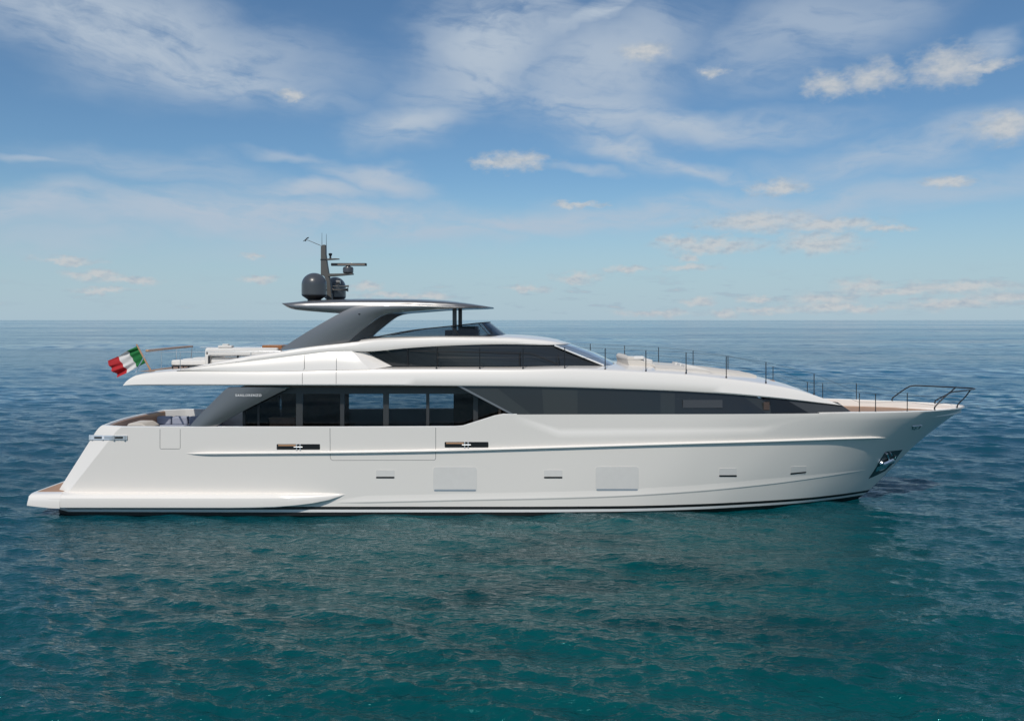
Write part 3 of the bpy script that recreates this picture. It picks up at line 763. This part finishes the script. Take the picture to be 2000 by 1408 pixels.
obj('header', *box(xa, -0.55, -SY-.035, -SY+.055, 4.93, Z1-.065), DARKGREY, sal)
fx0, fx1 = at(681, 780, SY).x, at(886, 780, SY).x; ft = at(800, 765, SY).z
wl_ = obj('saloon_far_wall', *join(box(xa, fx0, SY, SY+.08, Z0, Z1-.05), box(fx1, -.55, SY, SY+.08, Z0, Z1-.05), box(fx0, fx1, SY, SY+.08, ft, Z1-.05), box(fx0, fx1, SY, SY+.08, Z0, Z0+.3)), INTERIOR, yacht)
obj('far_pane', *box(fx0, fx1, SY+.03, SY+.04, Z0+.3, ft), GLASS, wl_)
for px in (752, 835):
    x = at(px, 780, SY).x; obj('mullion', *box(x-.05, x+.05, SY-.01, SY+.07, Z0+.3, ft), BLACKMETAL, wl_)
obj('saloon_floor', *box(xa, -.55, -SY, SY, 2.565, 2.60), INTERIOR, yacht)
obj('saloon_ceiling', *box(xa, -.55, -3.3, 3.3, Z1-.045, Z1-.005), INTERIOR, yacht)
obj('aft_sliding_door', *box(xa-.03, xa, -SY, SY, Z0+.02, Z1-.06), GLASS, yacht)
obj('door_post', *join(box(xa-.06, xa+.06, -SY-.04, -SY+.10, Z0, Z1-.06), box(xa+.55, xa+.64, -SY-.03, -SY+.05, Z0, Z1-.06)), BLACKMETAL, yacht)
# grey side wing with lettering
wg = [(367,836),(384,816),(404,796),(425,775),(438,762),(447,756),(566,756),(562.5,758.5),(540,769.5),(505,787),(470,805),(440,822),(415,836)]
wl_e = [(367,836),(384,816),(404,796),(425,775),(438,762),(447,756)]; wr_e = [(415,836),(440,822),(470,805),(505,787),(540,769.5),(566,756)]
for sgn in (1, -1):
    vf = crowned(wl_e, wr_e, -3.46, -3.26, .07)
    w_ = obj('side_wing', *(vf if sgn == 1 else mirror(vf)), GREY, yacht, 45)
    if sgn == 1: wing = w_
fc = bpy.data.curves.new('lettering', 'FONT'); fc.body = 'SANLORENZO'; fc.size = .135; fc.space_character = 1.25; fc.extrude = .004; fc.offset = .003; fc.align_x = 'CENTER'
to = bpy.data.objects.new('lettering_src', fc); C.objects.link(to); bpy.context.view_layer.update()
me = bpy.data.meshes.new_from_object(to); bpy.data.objects.remove(to)
xs = [v.co.x for v in me.vertices]; wsc = 1.06/(max(xs)-min(xs))
me.materials.clear(); me.materials.append(mat('white_lettering', (.8, .8, .8), .5))
lo = bpy.data.objects.new('lettering', me); C.objects.link(lo); lo.parent = wing
c = at(486, 774, -3.50); lo.location = (c.x, -3.552, c.z); lo.rotation_euler = (R(90), 0, 0); lo.scale = (wsc, 1.0, 1)
# seams in the upper band
def on_band(px, py):
    p = solve(px, ZB(px)); z = at(px, py, p.y).z; s = band_sec(px)
    ys = [q.y for q in s[2:8]]; zs = [q.z for q in s[2:8]]; y = float(np.interp(z, zs, ys)); q = at(px, py, y); return Vector((q.x, y-.002, q.z))
def on_wing(px, py):
    q = (px-345)/(722-345); s = None
    a = solve(px, ZS(px)+.5, .16); b_ = at(px, W1(px), -WY(px)); t = (ZS(px)-py)/(ZS(px)-W1(px)); r_ = a.lerp(b_, t)
    return at(px, py, r_.y-.045*math.sin(math.pi*min(1, max(0, t))))
for (x0, x1) in ((594.5, 590.5), (657, 656.5)):
    pts = [on_band(x1, py) for py in np.linspace(752, 725, 8)] + [on_wing(x0, py) for py in np.linspace(720, W1(x0)+1, 8)]
    obj('panel_seam', *tube(pts, .010, 6), SEAM, deck)

# ------------------------------------------------------------------ flybridge
TT = pchip([(550,592),(600,588),(650,586.3),(700,585.4),(800,586),(860,588.4),(900,591.8),(940,596.8),(961,600)])
TB = pchip([(550,592.6),(556,597),(565,602),(577,605),(620,609),(660,612),(735,613),(790,609.3),(850,604.5),(900,602.4),(940,601.6),(961,600.7)])
HY = pchip([(550,2.40),(580,2.60),(850,2.64),(900,2.55),(940,2.36),(961,2.15)])
hs = []
for px in [550,552,556,561,568,577,600,630,660,690,720,750,780,810,840,870,895,915,932,945,954,961]:
    y = HY(px); a = at(px, TB(px), -y); b_ = at(px, TT(px), -y); x = a.x; h = b_.z-a.z
    hs.append([Vector((x, 0, a.z+.04)), Vector((x, -y+.25, a.z+.01)), Vector((x, -y+.05, a.z)), Vector((x, -y, a.z+.15*h)), Vector((x, -y-.02, a.z+.45*h)), Vector((x, -y+.03, a.z+.78*h)), Vector((x, -y+.13, b_.z-.04*h)), Vector((x, -y+.3, b_.z+.0)), Vector((x, -y*.5, b_.z+.07*min(1, h*3))), Vector((x, 0, b_.z+.09*min(1, h*3)))])
lf = loft(hs)
ends = loft([hs[0], [Vector((p.x, -p.y, p.z)) for p in hs[0]]])
htop = obj('hardtop', *join(lf, mirror(lf)), GREY, yacht, 40)
leg = [(544,684.2),(570,667),(600,648),(630,630.5),(660,613.5),(680,603.5),(694,597.6),(706,594.6),(722,593.2),(760,592.6),(800,593.2),(870,596.6),(930,600.6),(900,602.2),(850,604.6),(800,608.6),(778,610),(760,612),(748,615),(738,620),(726,629),(700,650),(682,666.5),(672,670),(610,678)]
le = [(544,684.2),(570,667),(600,648),(630,630.5),(660,613.5),(680,603.5),(694,597.6),(706,594.6),(722,593.2),(760,592.6),(800,593.2),(870,596.6),(930,600.6)]
li = [(672,670),(682,666.5),(700,650),(726,629),(738,620),(748,615),(760,612),(778,610),(800,608.6),(850,604.6),(880,603.2),(900,602.2),(931,601.4)]
mirror_obj('hardtop_leg', crowned(le, li, -2.76, -2.52, .06, 26, 9), GREY, htop, 45)
obj('camera_dome', *lathe(at(702, 613, -2.8).x, -2.80, [(.0, at(702, 615, -2.8).z), (.045, at(702, 614.6, -2.8).z), (.05, at(702, 612.6, -2.8).z), (.0, at(702, 612.2, -2.8).z)], 12), BLACK, htop)
x = at(888, 630, -1.95).x
mirror_obj('hardtop_pillar', box(x-.09, x+.09, -2.03, -1.90, 7.25, 8.57), DARKGREY, htop, 30, .02)
# smoked wind screen
aft_b = at(722, 661.5, -2.45); cor_b = at(958, 657.5, -2.25); cen_b = at(993, 655.5, 0); cor_t = at(934, 631.2, -2.02); cen_t = at(957, 629.5, 0)
sb = smooth_path([aft_b, at(800, 658.8, -2.44), at(900, 657.6, -2.36), cor_b], 5); stp = smooth_path([at(722, 661, -2.43), at(800, 646, -2.34), at(880, 637, -2.16), cor_t], 5)
lfb = smooth_path([cor_b, at(976, 657.2, -1.7), at(989, 656.4, -.8), cen_b], 5); lft = smooth_path([cor_t, at(945, 630.2, -1.55), at(955, 629.6, -.75), cen_t], 5)
g1 = loft([[a, b_] for a, b_ in zip(sb, stp)]); g2 = loft([[a, b_] for a, b_ in zip(lfb, lft)])
scr = obj('wind_screen', *join(g1, mirror(g1), g2, mirror(g2)), GLASS_FLY, yacht, 60)
full = stp + lft[1:]; rim = tube(full, .022)
base = tube(sb + lfb[1:], .035)
obj('rim', *join(rim, mirror(rim), base, mirror(base)), MATTEBLACK, scr)
for i_, r_ in ((10, .014), (15, .016)): mirror_obj('screen_post', tube([sb[i_], stp[i_]], r_), MATTEBLACK, scr)
obj('helm_console', *join(box(-2.9, -1.45, -1.5, .3, 7.28, 7.56), box(-2.2, -1.5, -1.2, .0, 7.56, 7.72)), DARKGREY, yacht)
fd = [(x, s*2.3, 7.40) for x in (-8, -3) for s in (1, -1)]
# satellite domes
def dome(name, cx, cy, r, z0, z1):
    h = z1-z0; pr = [(r*.52, z0), (r*.60, z0+.03*h), (r*.93, z0+.135*h), (r*.985, z0+.16*h), (r, z0+.19*h), (r, z0+.20*h), (r, z0+.32*h), (r, z0+.55*h)]
    zc = z0+.55*h; hh = z1-zc
    pr += [(r*math.cos(a), zc+hh*math.sin(a)) for a in np.linspace(.08, math.pi/2, 14)]
    pr[-1] = (.001, z1)
    d = obj(name, *lathe(cx, cy, pr, 40), DOME, yacht, 25)
    obj('base_skirt', *lathe(cx, cy, [(r*.5, z0-.12), (r*.535, z0), (r*.94, z0+.13*h), (r*.955, z0+.14*h)], 40), BLACKMETAL, d)
    return d
dome('satellite_dome', -8.63, -1.15, .545, at(0, 585, -1.15).z, at(0, 533.2, -1.15).z)
dome('satellite_dome', -8.22, 1.25, .50, 8.86, at(0, 541, 1.25).z)
mastp = [(627.6,482),(630,480),(632,478.5),(636,478.5),(637,482),(637.2,497),(640,517),(643.2,536),(646,552),(649.5,587),(639,587),(638,548),(634,540),(627.6,537)]
mast = bevel(obj('mast', *prism(mastp, -.13, .13, 0), MASTM, yacht), .02, 2)
obj('band', *prism([(627,506.5),(638.2,506.5),(638.6,509),(627,509)], -.135, .135, 0), BLACKMETAL, mast)
for px, y0, y1, yy in ((628.8, 455, 481, -.08), (637.4, 457, 482, .05)):
    obj('whip_antenna', *tube([at(px, y1, yy), at(px, (y0+y1)/2, yy), at(px, y0, yy)], [.012, .009, .006]), BLACKMETAL, mast)
arm = obj('wind_vane', *join(tube([at(628, 480.5, 0), at(604, 470.5, 0), at(596, 467.5, 0)], .012), tube([at(592.5, 471.5, 0), at(600, 466, 0)], .016), tube([at(596.5, 468.4, 0), at(597, 471.5, 0)], .028)), BLACKMETAL, mast)
obj('vane_blade', *prism([(597,466.2),(601,463.6),(603.6,463.4),(602.5,465.6),(599,467.4)], -.008, .008, 0), BLACKMETAL, arm)
br = obj('light_bracket', *prism([(637.5,505.6),(655,505),(662.5,505.4),(662.5,507),(640,508.6)], -.10, .10, 0), MASTM, mast)
c = at(645.3, 500, 0); s_ = 1/43.4
obj('lamp', *lathe(c.x, 0, [(.05, at(0, 505.4, 0).z), (.04, at(0, 500.5, 0).z), (.075, at(0, 498.5, 0).z), (.085, at(0, 495.6, 0).z), (.04, at(0, 494.6, 0).z)], 16), BLACKMETAL, br)
rb = bevel(obj('radar_bracket', *prism([(641,535),(690,534),(690,536.6),(670,538.5),(642,540.5)], -.16, .16, 0), MASTM, mast), .01, 2)
rx = at(680, 0, 0).x
radar = obj('radar', *lathe(rx, 0, [(.20, at(0, 534, 0).z), (.235, at(0, 532, 0).z), (.24, at(0, 525, 0).z), (.21, at(0, 522, 0).z), (.11, at(0, 520.6, 0).z), (.06, at(0, 518.5, 0).z)], 28), DOME, yacht)
bar = bevel(obj('scanner_bar', *prism([(647,514.2),(716.3,514.2),(716.3,519.6),(647,519.6)], -.09, .09, 0), BLACKMETAL, radar), .02, 2)
obj('scanner_face', *prism([(660,516.4),(713,516.4),(713,517.6),(660,517.6)], -.096, -.085, 0), mat('pale_stripe', (.5, .42, .36), .5), bar)
hy = -.30
horn = obj('horn', *join(tube([at(650, 566.3, hy), at(664, 566, hy), at(673, 566, hy), at(677, 566, hy), at(680, 566, hy)], [.03, .03, .035, .06, .095], 14), tube([at(650, 564, hy), at(650, 570, 0)], .03)), BLACKMETAL, mast)
obj('search_light', *join(tube([at(657, 551, hy), at(664.5, 551, hy)], .085, 14), tube([at(661, 553, hy), at(661, 560, hy)], .035)), DOME, mast)
obj('spot_light', *join(tube([at(672, 559, hy), at(681, 559, hy)], [.03, .05], 12), tube([at(650, 559, hy), at(672, 559, hy)], .015)), MASTM, mast)

# ------------------------------------------------------------------ rails on deck
st_near = [(852.5,688,719.5),(937,686,719.5),(1021.5,682,719.5),(1103,678,719.6),(1182,680.4,721.6),(1261.5,684.5,725.2),(1340,688.4,729),(1418.5,695.8,737.5),(1496,707.3,747.4),(1590,729.8,769.8),(1678.5,768,806),(1710,769,805.4),(1772,767.2,803.4)]
tops = []; mids = []
for i, (px, y0, y1) in enumerate(st_near):
    if px < 1600: b_ = solve(px, y1, .30)
    else:
        y = -3
        for _ in range(12): x = at(px, y1, y).x; y = -(hb(x, ZSH(x))-.12)
        b_ = at(px, y1, y); b_.z = ZSH(b_.x)+.0
    t_ = at(px, y0, b_.y)
    t_.x = b_.x
    if px < 1090: t_.z = b_.z+.86
    tops.append(t_); mids.append(b_.lerp(t_, .52))
    for s in (1, -1):
        o = obj('stanchion', *join(tube([(b_.x, s*b_.y, b_.z-.03), (t_.x, s*t_.y, t_.z)], .019, 8), lathe(b_.x, s*b_.y, [(.04, b_.z-.02), (.035, b_.z+.03), (.02, b_.z+.06)], 10)), BLACKMETAL, yacht)
pz = 4.92
pul = [Vector((18.02, -2.03, ZSH(18)+.02)), Vector((18.05, -2.02, 4.33)), Vector((18.62, -1.86, 4.80)), Vector((18.9, -1.76, 4.91)), Vector((19.3, -1.5, pz)), Vector((19.9, -1.02, pz)), Vector((20.45, -.48, pz)), Vector((20.72, -.2, pz)), Vector((20.78, 0, pz))]
L = tops + [Vector((18.30, -1.95, 4.55))]
Lm = mids + [Vector((18.05, -2.02, 4.36))]
for line, nm in ((L, 'lifeline'), (Lm, 'lifeline')):
    for s in (1, -1):
        obj(nm, *tube([(p.x, s*p.y, p.z) for p in line], .0055, 6), BLACKMETAL, yacht)
pp = smooth_path(pul, 5)
rail_ = join(tube(pp, .030, 10), mirror(tube(pp, .030, 10)))
legp = smooth_path([Vector((19.52, -.98, 4.13)), Vector((19.56, -.97, 4.30)), Vector((20.0, -.75, 4.62)), Vector((20.28, -.64, 4.91))], 5)
leg_ = join(tube(legp, .028, 10), mirror(tube(legp, .028, 10)))
midp = smooth_path([Vector((18.12, -2.0, 4.42)), Vector((19.0, -1.55, 4.45)), Vector((19.72, -.90, 4.47)), Vector((20.05, 0, 4.48))], 5)
pu = obj('bow_pulpit', *rail_, BLACKMETAL, yacht)
for s in (1, -1):
    lf = tube(legp, .028, 10); obj('leg', *(lf if s == 1 else mirror(lf)), BLACKMETAL, pu)
obj('middle_wire', *join(tube(midp, .009), mirror(tube(midp, .009))), BLACKMETAL, pu)
# after rail of the flybridge: wooden cap across the stern
nA = at(287, 686.5, -3.0); nB = Vector((nA.x-.42, 3.0, nA.z-.02))
cap = [Vector((nA.x-.12*(1-(y/3)**2) - .42*(y+3)/6*0.9, y, nA.z)) for y in np.linspace(-3, 3, 13)]
ar = bevel(obj('stern_rail', *loft([[p+Vector((a, 0, b_)) for a, b_ in ((-.07, -.02), (.07, -.02), (.07, .075), (-.07, .075))] for p in cap], True, True), CAPW, yacht), .03, 2)
pst = [tube([Vector((nA.x-.42, -3.12, 5.84)), nA], .018), tube([cap[-1], cap[-1]+Vector((-.1, .05, -.85))], .018), tube([cap[4]+Vector((0, 0, -.85)), cap[4]], .014), tube([cap[8]+Vector((0, 0, -.85)), cap[8]], .014)]
for p_ in pst: obj('post', *p_, CHROME, ar)
srail = [at(288, 687.5, -3.0), at(352, 687.5, -3.02), at(490, 686.5, -2.98), at(548, 686, -2.95)]
mirror_obj('side_rail', join(tube(srail, .012), *[tube([at(px, 687.5, -3.02), at(px, yb, -3.02)], .014) for px, yb in ((352, 726), (490, 702))]), CHROME, ar)

# ------------------------------------------------------------------ ensign
fl = empty('ensign_flag', at(294.5, 724, 0)); tag(fl, 'green, white and red tricolour flag blowing from a slanted wooden staff at the stern', 'flag')
obj('staff', *tube([at(296, 727, 0), at(294.5, 724, 0), at(266.6, 672.4, 0)], [.045, .045, .035]), CAPW, fl)
h0 = at(268, 675, 0); h1 = at(285.5, 707.5, 0); f0 = at(211.5, 706, 0); f1 = at(233, 737, 0)
nu, nv = 72, 26; vs = []
for i in range(nu+1):
    u_ = i/nu
    for j in range(nv+1):
        w = j/nv
        p = (h0*(1-w)+h1*w)*(1-u_) + (f0*(1-w)+f1*w)*u_
        ph = 25*w + 6*u_*(1-.8*w) + 2.2*math.sin(2.4*u_+3.1*w) + .9*math.sin(7*w+4*u_)
        amp = (.030+.095*u_**.7)*(.55+.45*math.sin(5*w+3*u_+1))
        p = p + Vector((0, 1, 0))*(amp*math.sin(ph) + .10*math.sin(4.2*u_+.8)*u_) + Vector((.012*math.sin(ph+1), 0, .02*math.sin(2.5*math.pi*u_)*u_ + .010*math.sin(ph*1.0+.6)*u_))
        if u_ > .75: p += Vector((-.06*math.sin(math.pi*w)*(u_-.75)*4, 0, 0))
        vs.append(p)
fa_ = [(i*(nv+1)+j, i*(nv+1)+j+1, (i+1)*(nv+1)+j+1, (i+1)*(nv+1)+j) for i in range(nu) for j in range(nv)]
ix = [0 if (k//nv) < nu/3 else 1 if (k//nv) < 2*nu/3 else 2 for k in range(len(fa_))]
obj('cloth', vs, fa_, None, fl, 180, mats=[mat('flag_green', (0.006, 0.15, 0.035), .8), mat('flag_white', (.62, .61, .60), .8), mat('flag_red', (.40, .010, .016), .8)], idx=ix)

# ------------------------------------------------------------------ furniture
def cushion(x0, x1, y0, y1, z0, z1, r=.08):
    return box(x0, x1, y0, y1, z0, z1), r
def soft(name, b, m, parent, r=.07):
    o = obj(name, *b, m, parent, 60); bevel(o, r, 4); return o
def lounger(loc, label, group):
    t = empty('sun_lounger', loc); tag(t, label, 'lounger', group)
    x, y, z = loc
    soft('mattress', box(x, x+1.55, y-.36, y+.36, z+.20, z+.44), CUSHW, t)
    obj('frame', *box(x+.02, x+1.55, y-.36, y+.36, z+.155, z+.20), BLACKMETAL, t)
    for dx in (.06, .75, 1.45):
        for s in (1, -1): obj('leg', *box(x+dx-.025, x+dx+.025, y+s*.33-.02, y+s*.33+.02, z-.03, z+.155), BLACKMETAL, t)
    return t
lx = at(343, 700, -1.0).x
for k, (y, lab) in enumerate(((-1.15, 'white padded sun lounger on black legs nearest the near rail of the after flybridge'), (.05, 'white padded sun lounger half hidden in the middle of the after flybridge'), (1.25, 'white padded sun lounger farthest from the viewer on the after flybridge'))):
    lounger((lx+.0, y, 5.83), lab, 'sun loungers on the after flybridge')
sf = empty('outdoor_sofa', (at(405, 700, -1.3).x, -1.3, 5.88)); tag(sf, 'long white sofa with a black frame between the loungers and the grey hardtop leg', 'sofa')
x = sf.location.x
soft('backrest', box(x+.0, x+3.15, -1.62, -1.35, 6.43, 6.80), CUSHW, sf, .09)
soft('armrest', box(x-.02, x+.24, -1.62, .4, 6.02, 6.76), CUSHW, sf, .11)
soft('seat', box(x+.25, x+3.1, -1.60, -.3, 6.10, 6.355), CUSHW, sf, .07)
for b_ in (box(x+.18, x+2.6, -1.66, -1.62, 6.37, 6.40), box(x+.18, x+2.6, -.36, -.32, 6.08, 6.12)): obj('frame_bar', *b_, BLACKMETAL, sf)
for dx in (.16, 1.4, 2.6):
    obj('leg', *box(x+dx, x+dx+.07, -1.67, -1.61, 5.84, 6.46), BLACKMETAL, sf)
tw = soft('rolled_cushion', box(x+.55, x+1.15, -1.6, -1.25, 6.80, 6.90), CUSHW, None, .04); tag(tw, 'small white cushion lying on top of the long flybridge sofa back', 'cushion')
tw2 = soft('rolled_cushion', box(x+.72, x+.98, -1.55, -1.3, 6.895, 6.965), CUSHW, None, .03); tag(tw2, 'tiny white folded towel on top of the small cushion', 'towel')
tb = empty('wooden_table', (at(537, 690, .8).x, .8, 5.9)); tag(tb, 'orange wooden table behind the sofa beside the foot of the grey hardtop leg', 'table')
cx = tb.location.x
bevel(obj('table_top', *box(cx-.42, cx+.48, .2, 1.4, 6.66, 6.86), WOOD, tb), .02, 2)
obj('pedestal', *box(cx-.2, cx+.25, .5, 1.1, 5.88, 6.66), WOOD, tb)
# cockpit furniture
ck = empty('cockpit_sofa', (-15.4, 1.2, 2.56)); tag(ck, 'blue grey upholstered cockpit sofa along the far bulwark behind the near gunwale', 'sofa')
x0 = at(305, 815, 2.4).x
soft('seat', box(x0-.1, x0+3.2, 1.2, 2.4, 2.60, 3.02), BLUECUSH, ck)
for k in range(4):
    soft('back_cushion', box(x0+.0+k*.80, x0+.76+k*.80, 2.25, 2.62, 3.0, 3.40), BLUECUSH, ck, .08)
soft('aft_seat', box(x0-.9, x0-.12, .4, 2.5, 2.60, 2.98), BLUECUSH, ck)
pw = soft('throw_pillow', box(x0-.36, x0-.03, 2.0, 2.35, 2.98, 3.34), CUSH, None, .09); tag(pw, 'cream throw pillow at the after end of the blue grey cockpit sofa', 'pillow')
ar_ = empty('cockpit_armchair', (at(268, 830, -1.4).x, -1.4, 2.56)); tag(ar_, 'cream cockpit seat with a sloping side showing just above the near gunwale', 'seat')
ax = ar_.location.x
vf = prism([(248,838),(248.5,829),(252,827),(275,827),(280,829),(290,836),(291,845),(248,845)], -2.0, -.8, -2.0)
bevel(obj('back_shell', *vf, CUSH, ar_, 40), .04, 3)
obj('plinth', *box(ax-.4, ax+.45, -1.9, -.9, 2.56, at(0, 844, -2).z), WHITE2, ar_)
sb_ = empty('saloon_sideboard', (at(555, 826, -1.6).x, -1.6, 2.6)); tag(sb_, 'low brown wooden sideboard seen through the aft saloon glass', 'cabinet')
bx_ = sb_.location.x
obj('cabinet_body', *box(bx_-.55, bx_+.55, -1.9, -1.4, 2.6, 3.78), INTWOOD, sb_)
obj('cabinet_top', *box(bx_-.58, bx_+.58, -1.93, -1.37, 3.78, 3.82), WOOD, sb_)
# foredeck lounge
fdz = at(1260, 712, -1.4).z
so = empty('foredeck_sofa', (5.0, 0, 5.9)); tag(so, 'cream foredeck sofa with a curved slatted back just ahead of the windshield', 'sofa')
arc = []
for y in np.linspace(-1.9, 1.9, 15):
    xx = 4.95+.18*(y/1.9)**2
    arc.append([Vector((xx-.12, y, 6.0)), Vector((xx-.2, y, 6.36)), Vector((xx-.12, y, 6.45)), Vector((xx+.15, y, 6.40)), Vector((xx+.5, y, 6.25)), Vector((xx+1.0, y, 6.10)), Vector((xx+1.05, y, 5.86))])
bevel(obj('backrest', *loft(arc, False, True), CUSH, so, 50), .04, 3)
for k in range(6):
    y = -1.75+k*.62; soft('seat_cushion', box(5.25, 6.05, y, y+.56, 6.08, 6.30-.0), CUSHW, so, .07)
for k, y in enumerate((-1.7, -1.2)):
    c_ = soft('scatter_cushion', box(5.2+.1*k, 5.65+.1*k, y-.22, y+.22, 6.30, 6.43), CUSHW, None, .06)
    tag(c_, ('cream scatter cushion at the near end of the foredeck sofa', 'cream scatter cushion lying second from the near end of the foredeck sofa')[k], 'cushion', 'scatter cushions on the foredeck sofa')
pd = empty('foredeck_sunpad', (8.3, 0, 5.6)); tag(pd, 'wide cream sunpad covering the foredeck behind the black stanchions', 'sunpad')
s = []
for x in np.linspace(6.0, 10.45, 16):
    zt = np.interp(x, [6.15, 7.4, 8.8, 10.45], [6.03, 5.95, 5.83, 5.63]); yy = np.interp(x, [6.0, 8, 9.4, 10.45], [2.75, 2.65, 2.35, 1.95])
    s.append([Vector((x, -yy, zt-.30)), Vector((x, -yy, zt-.05)), Vector((x, -yy+.06, zt)), Vector((x, -.8, zt+.04)), Vector((x, 0, zt+.03)), Vector((x, .8, zt+.04)), Vector((x, yy-.06, zt)), Vector((x, yy, zt-.05)), Vector((x, yy, zt-.30))])
obj('pad', *loft(s, False, True), CUSH, pd, 50)
for y in (-1.55, -.5, .55):
    v = [(7.35, y-.42, 5.92), (8.6, y-.42, 5.84), (7.40, y-.42, 6.10), (7.35, y+.42, 5.92), (8.6, y+.42, 5.84), (7.40, y+.42, 6.10)]
    bevel(obj('headrest', v, [(0, 1, 2), (3, 5, 4), (0, 3, 4, 1), (1, 4, 5, 2), (2, 5, 3, 0)], CUSHW, pd, 40), .03, 2)
obj('teak_step', *box(10.45, 11.3, -1.7, 1.7, 5.25, 5.40), TEAK, pd)
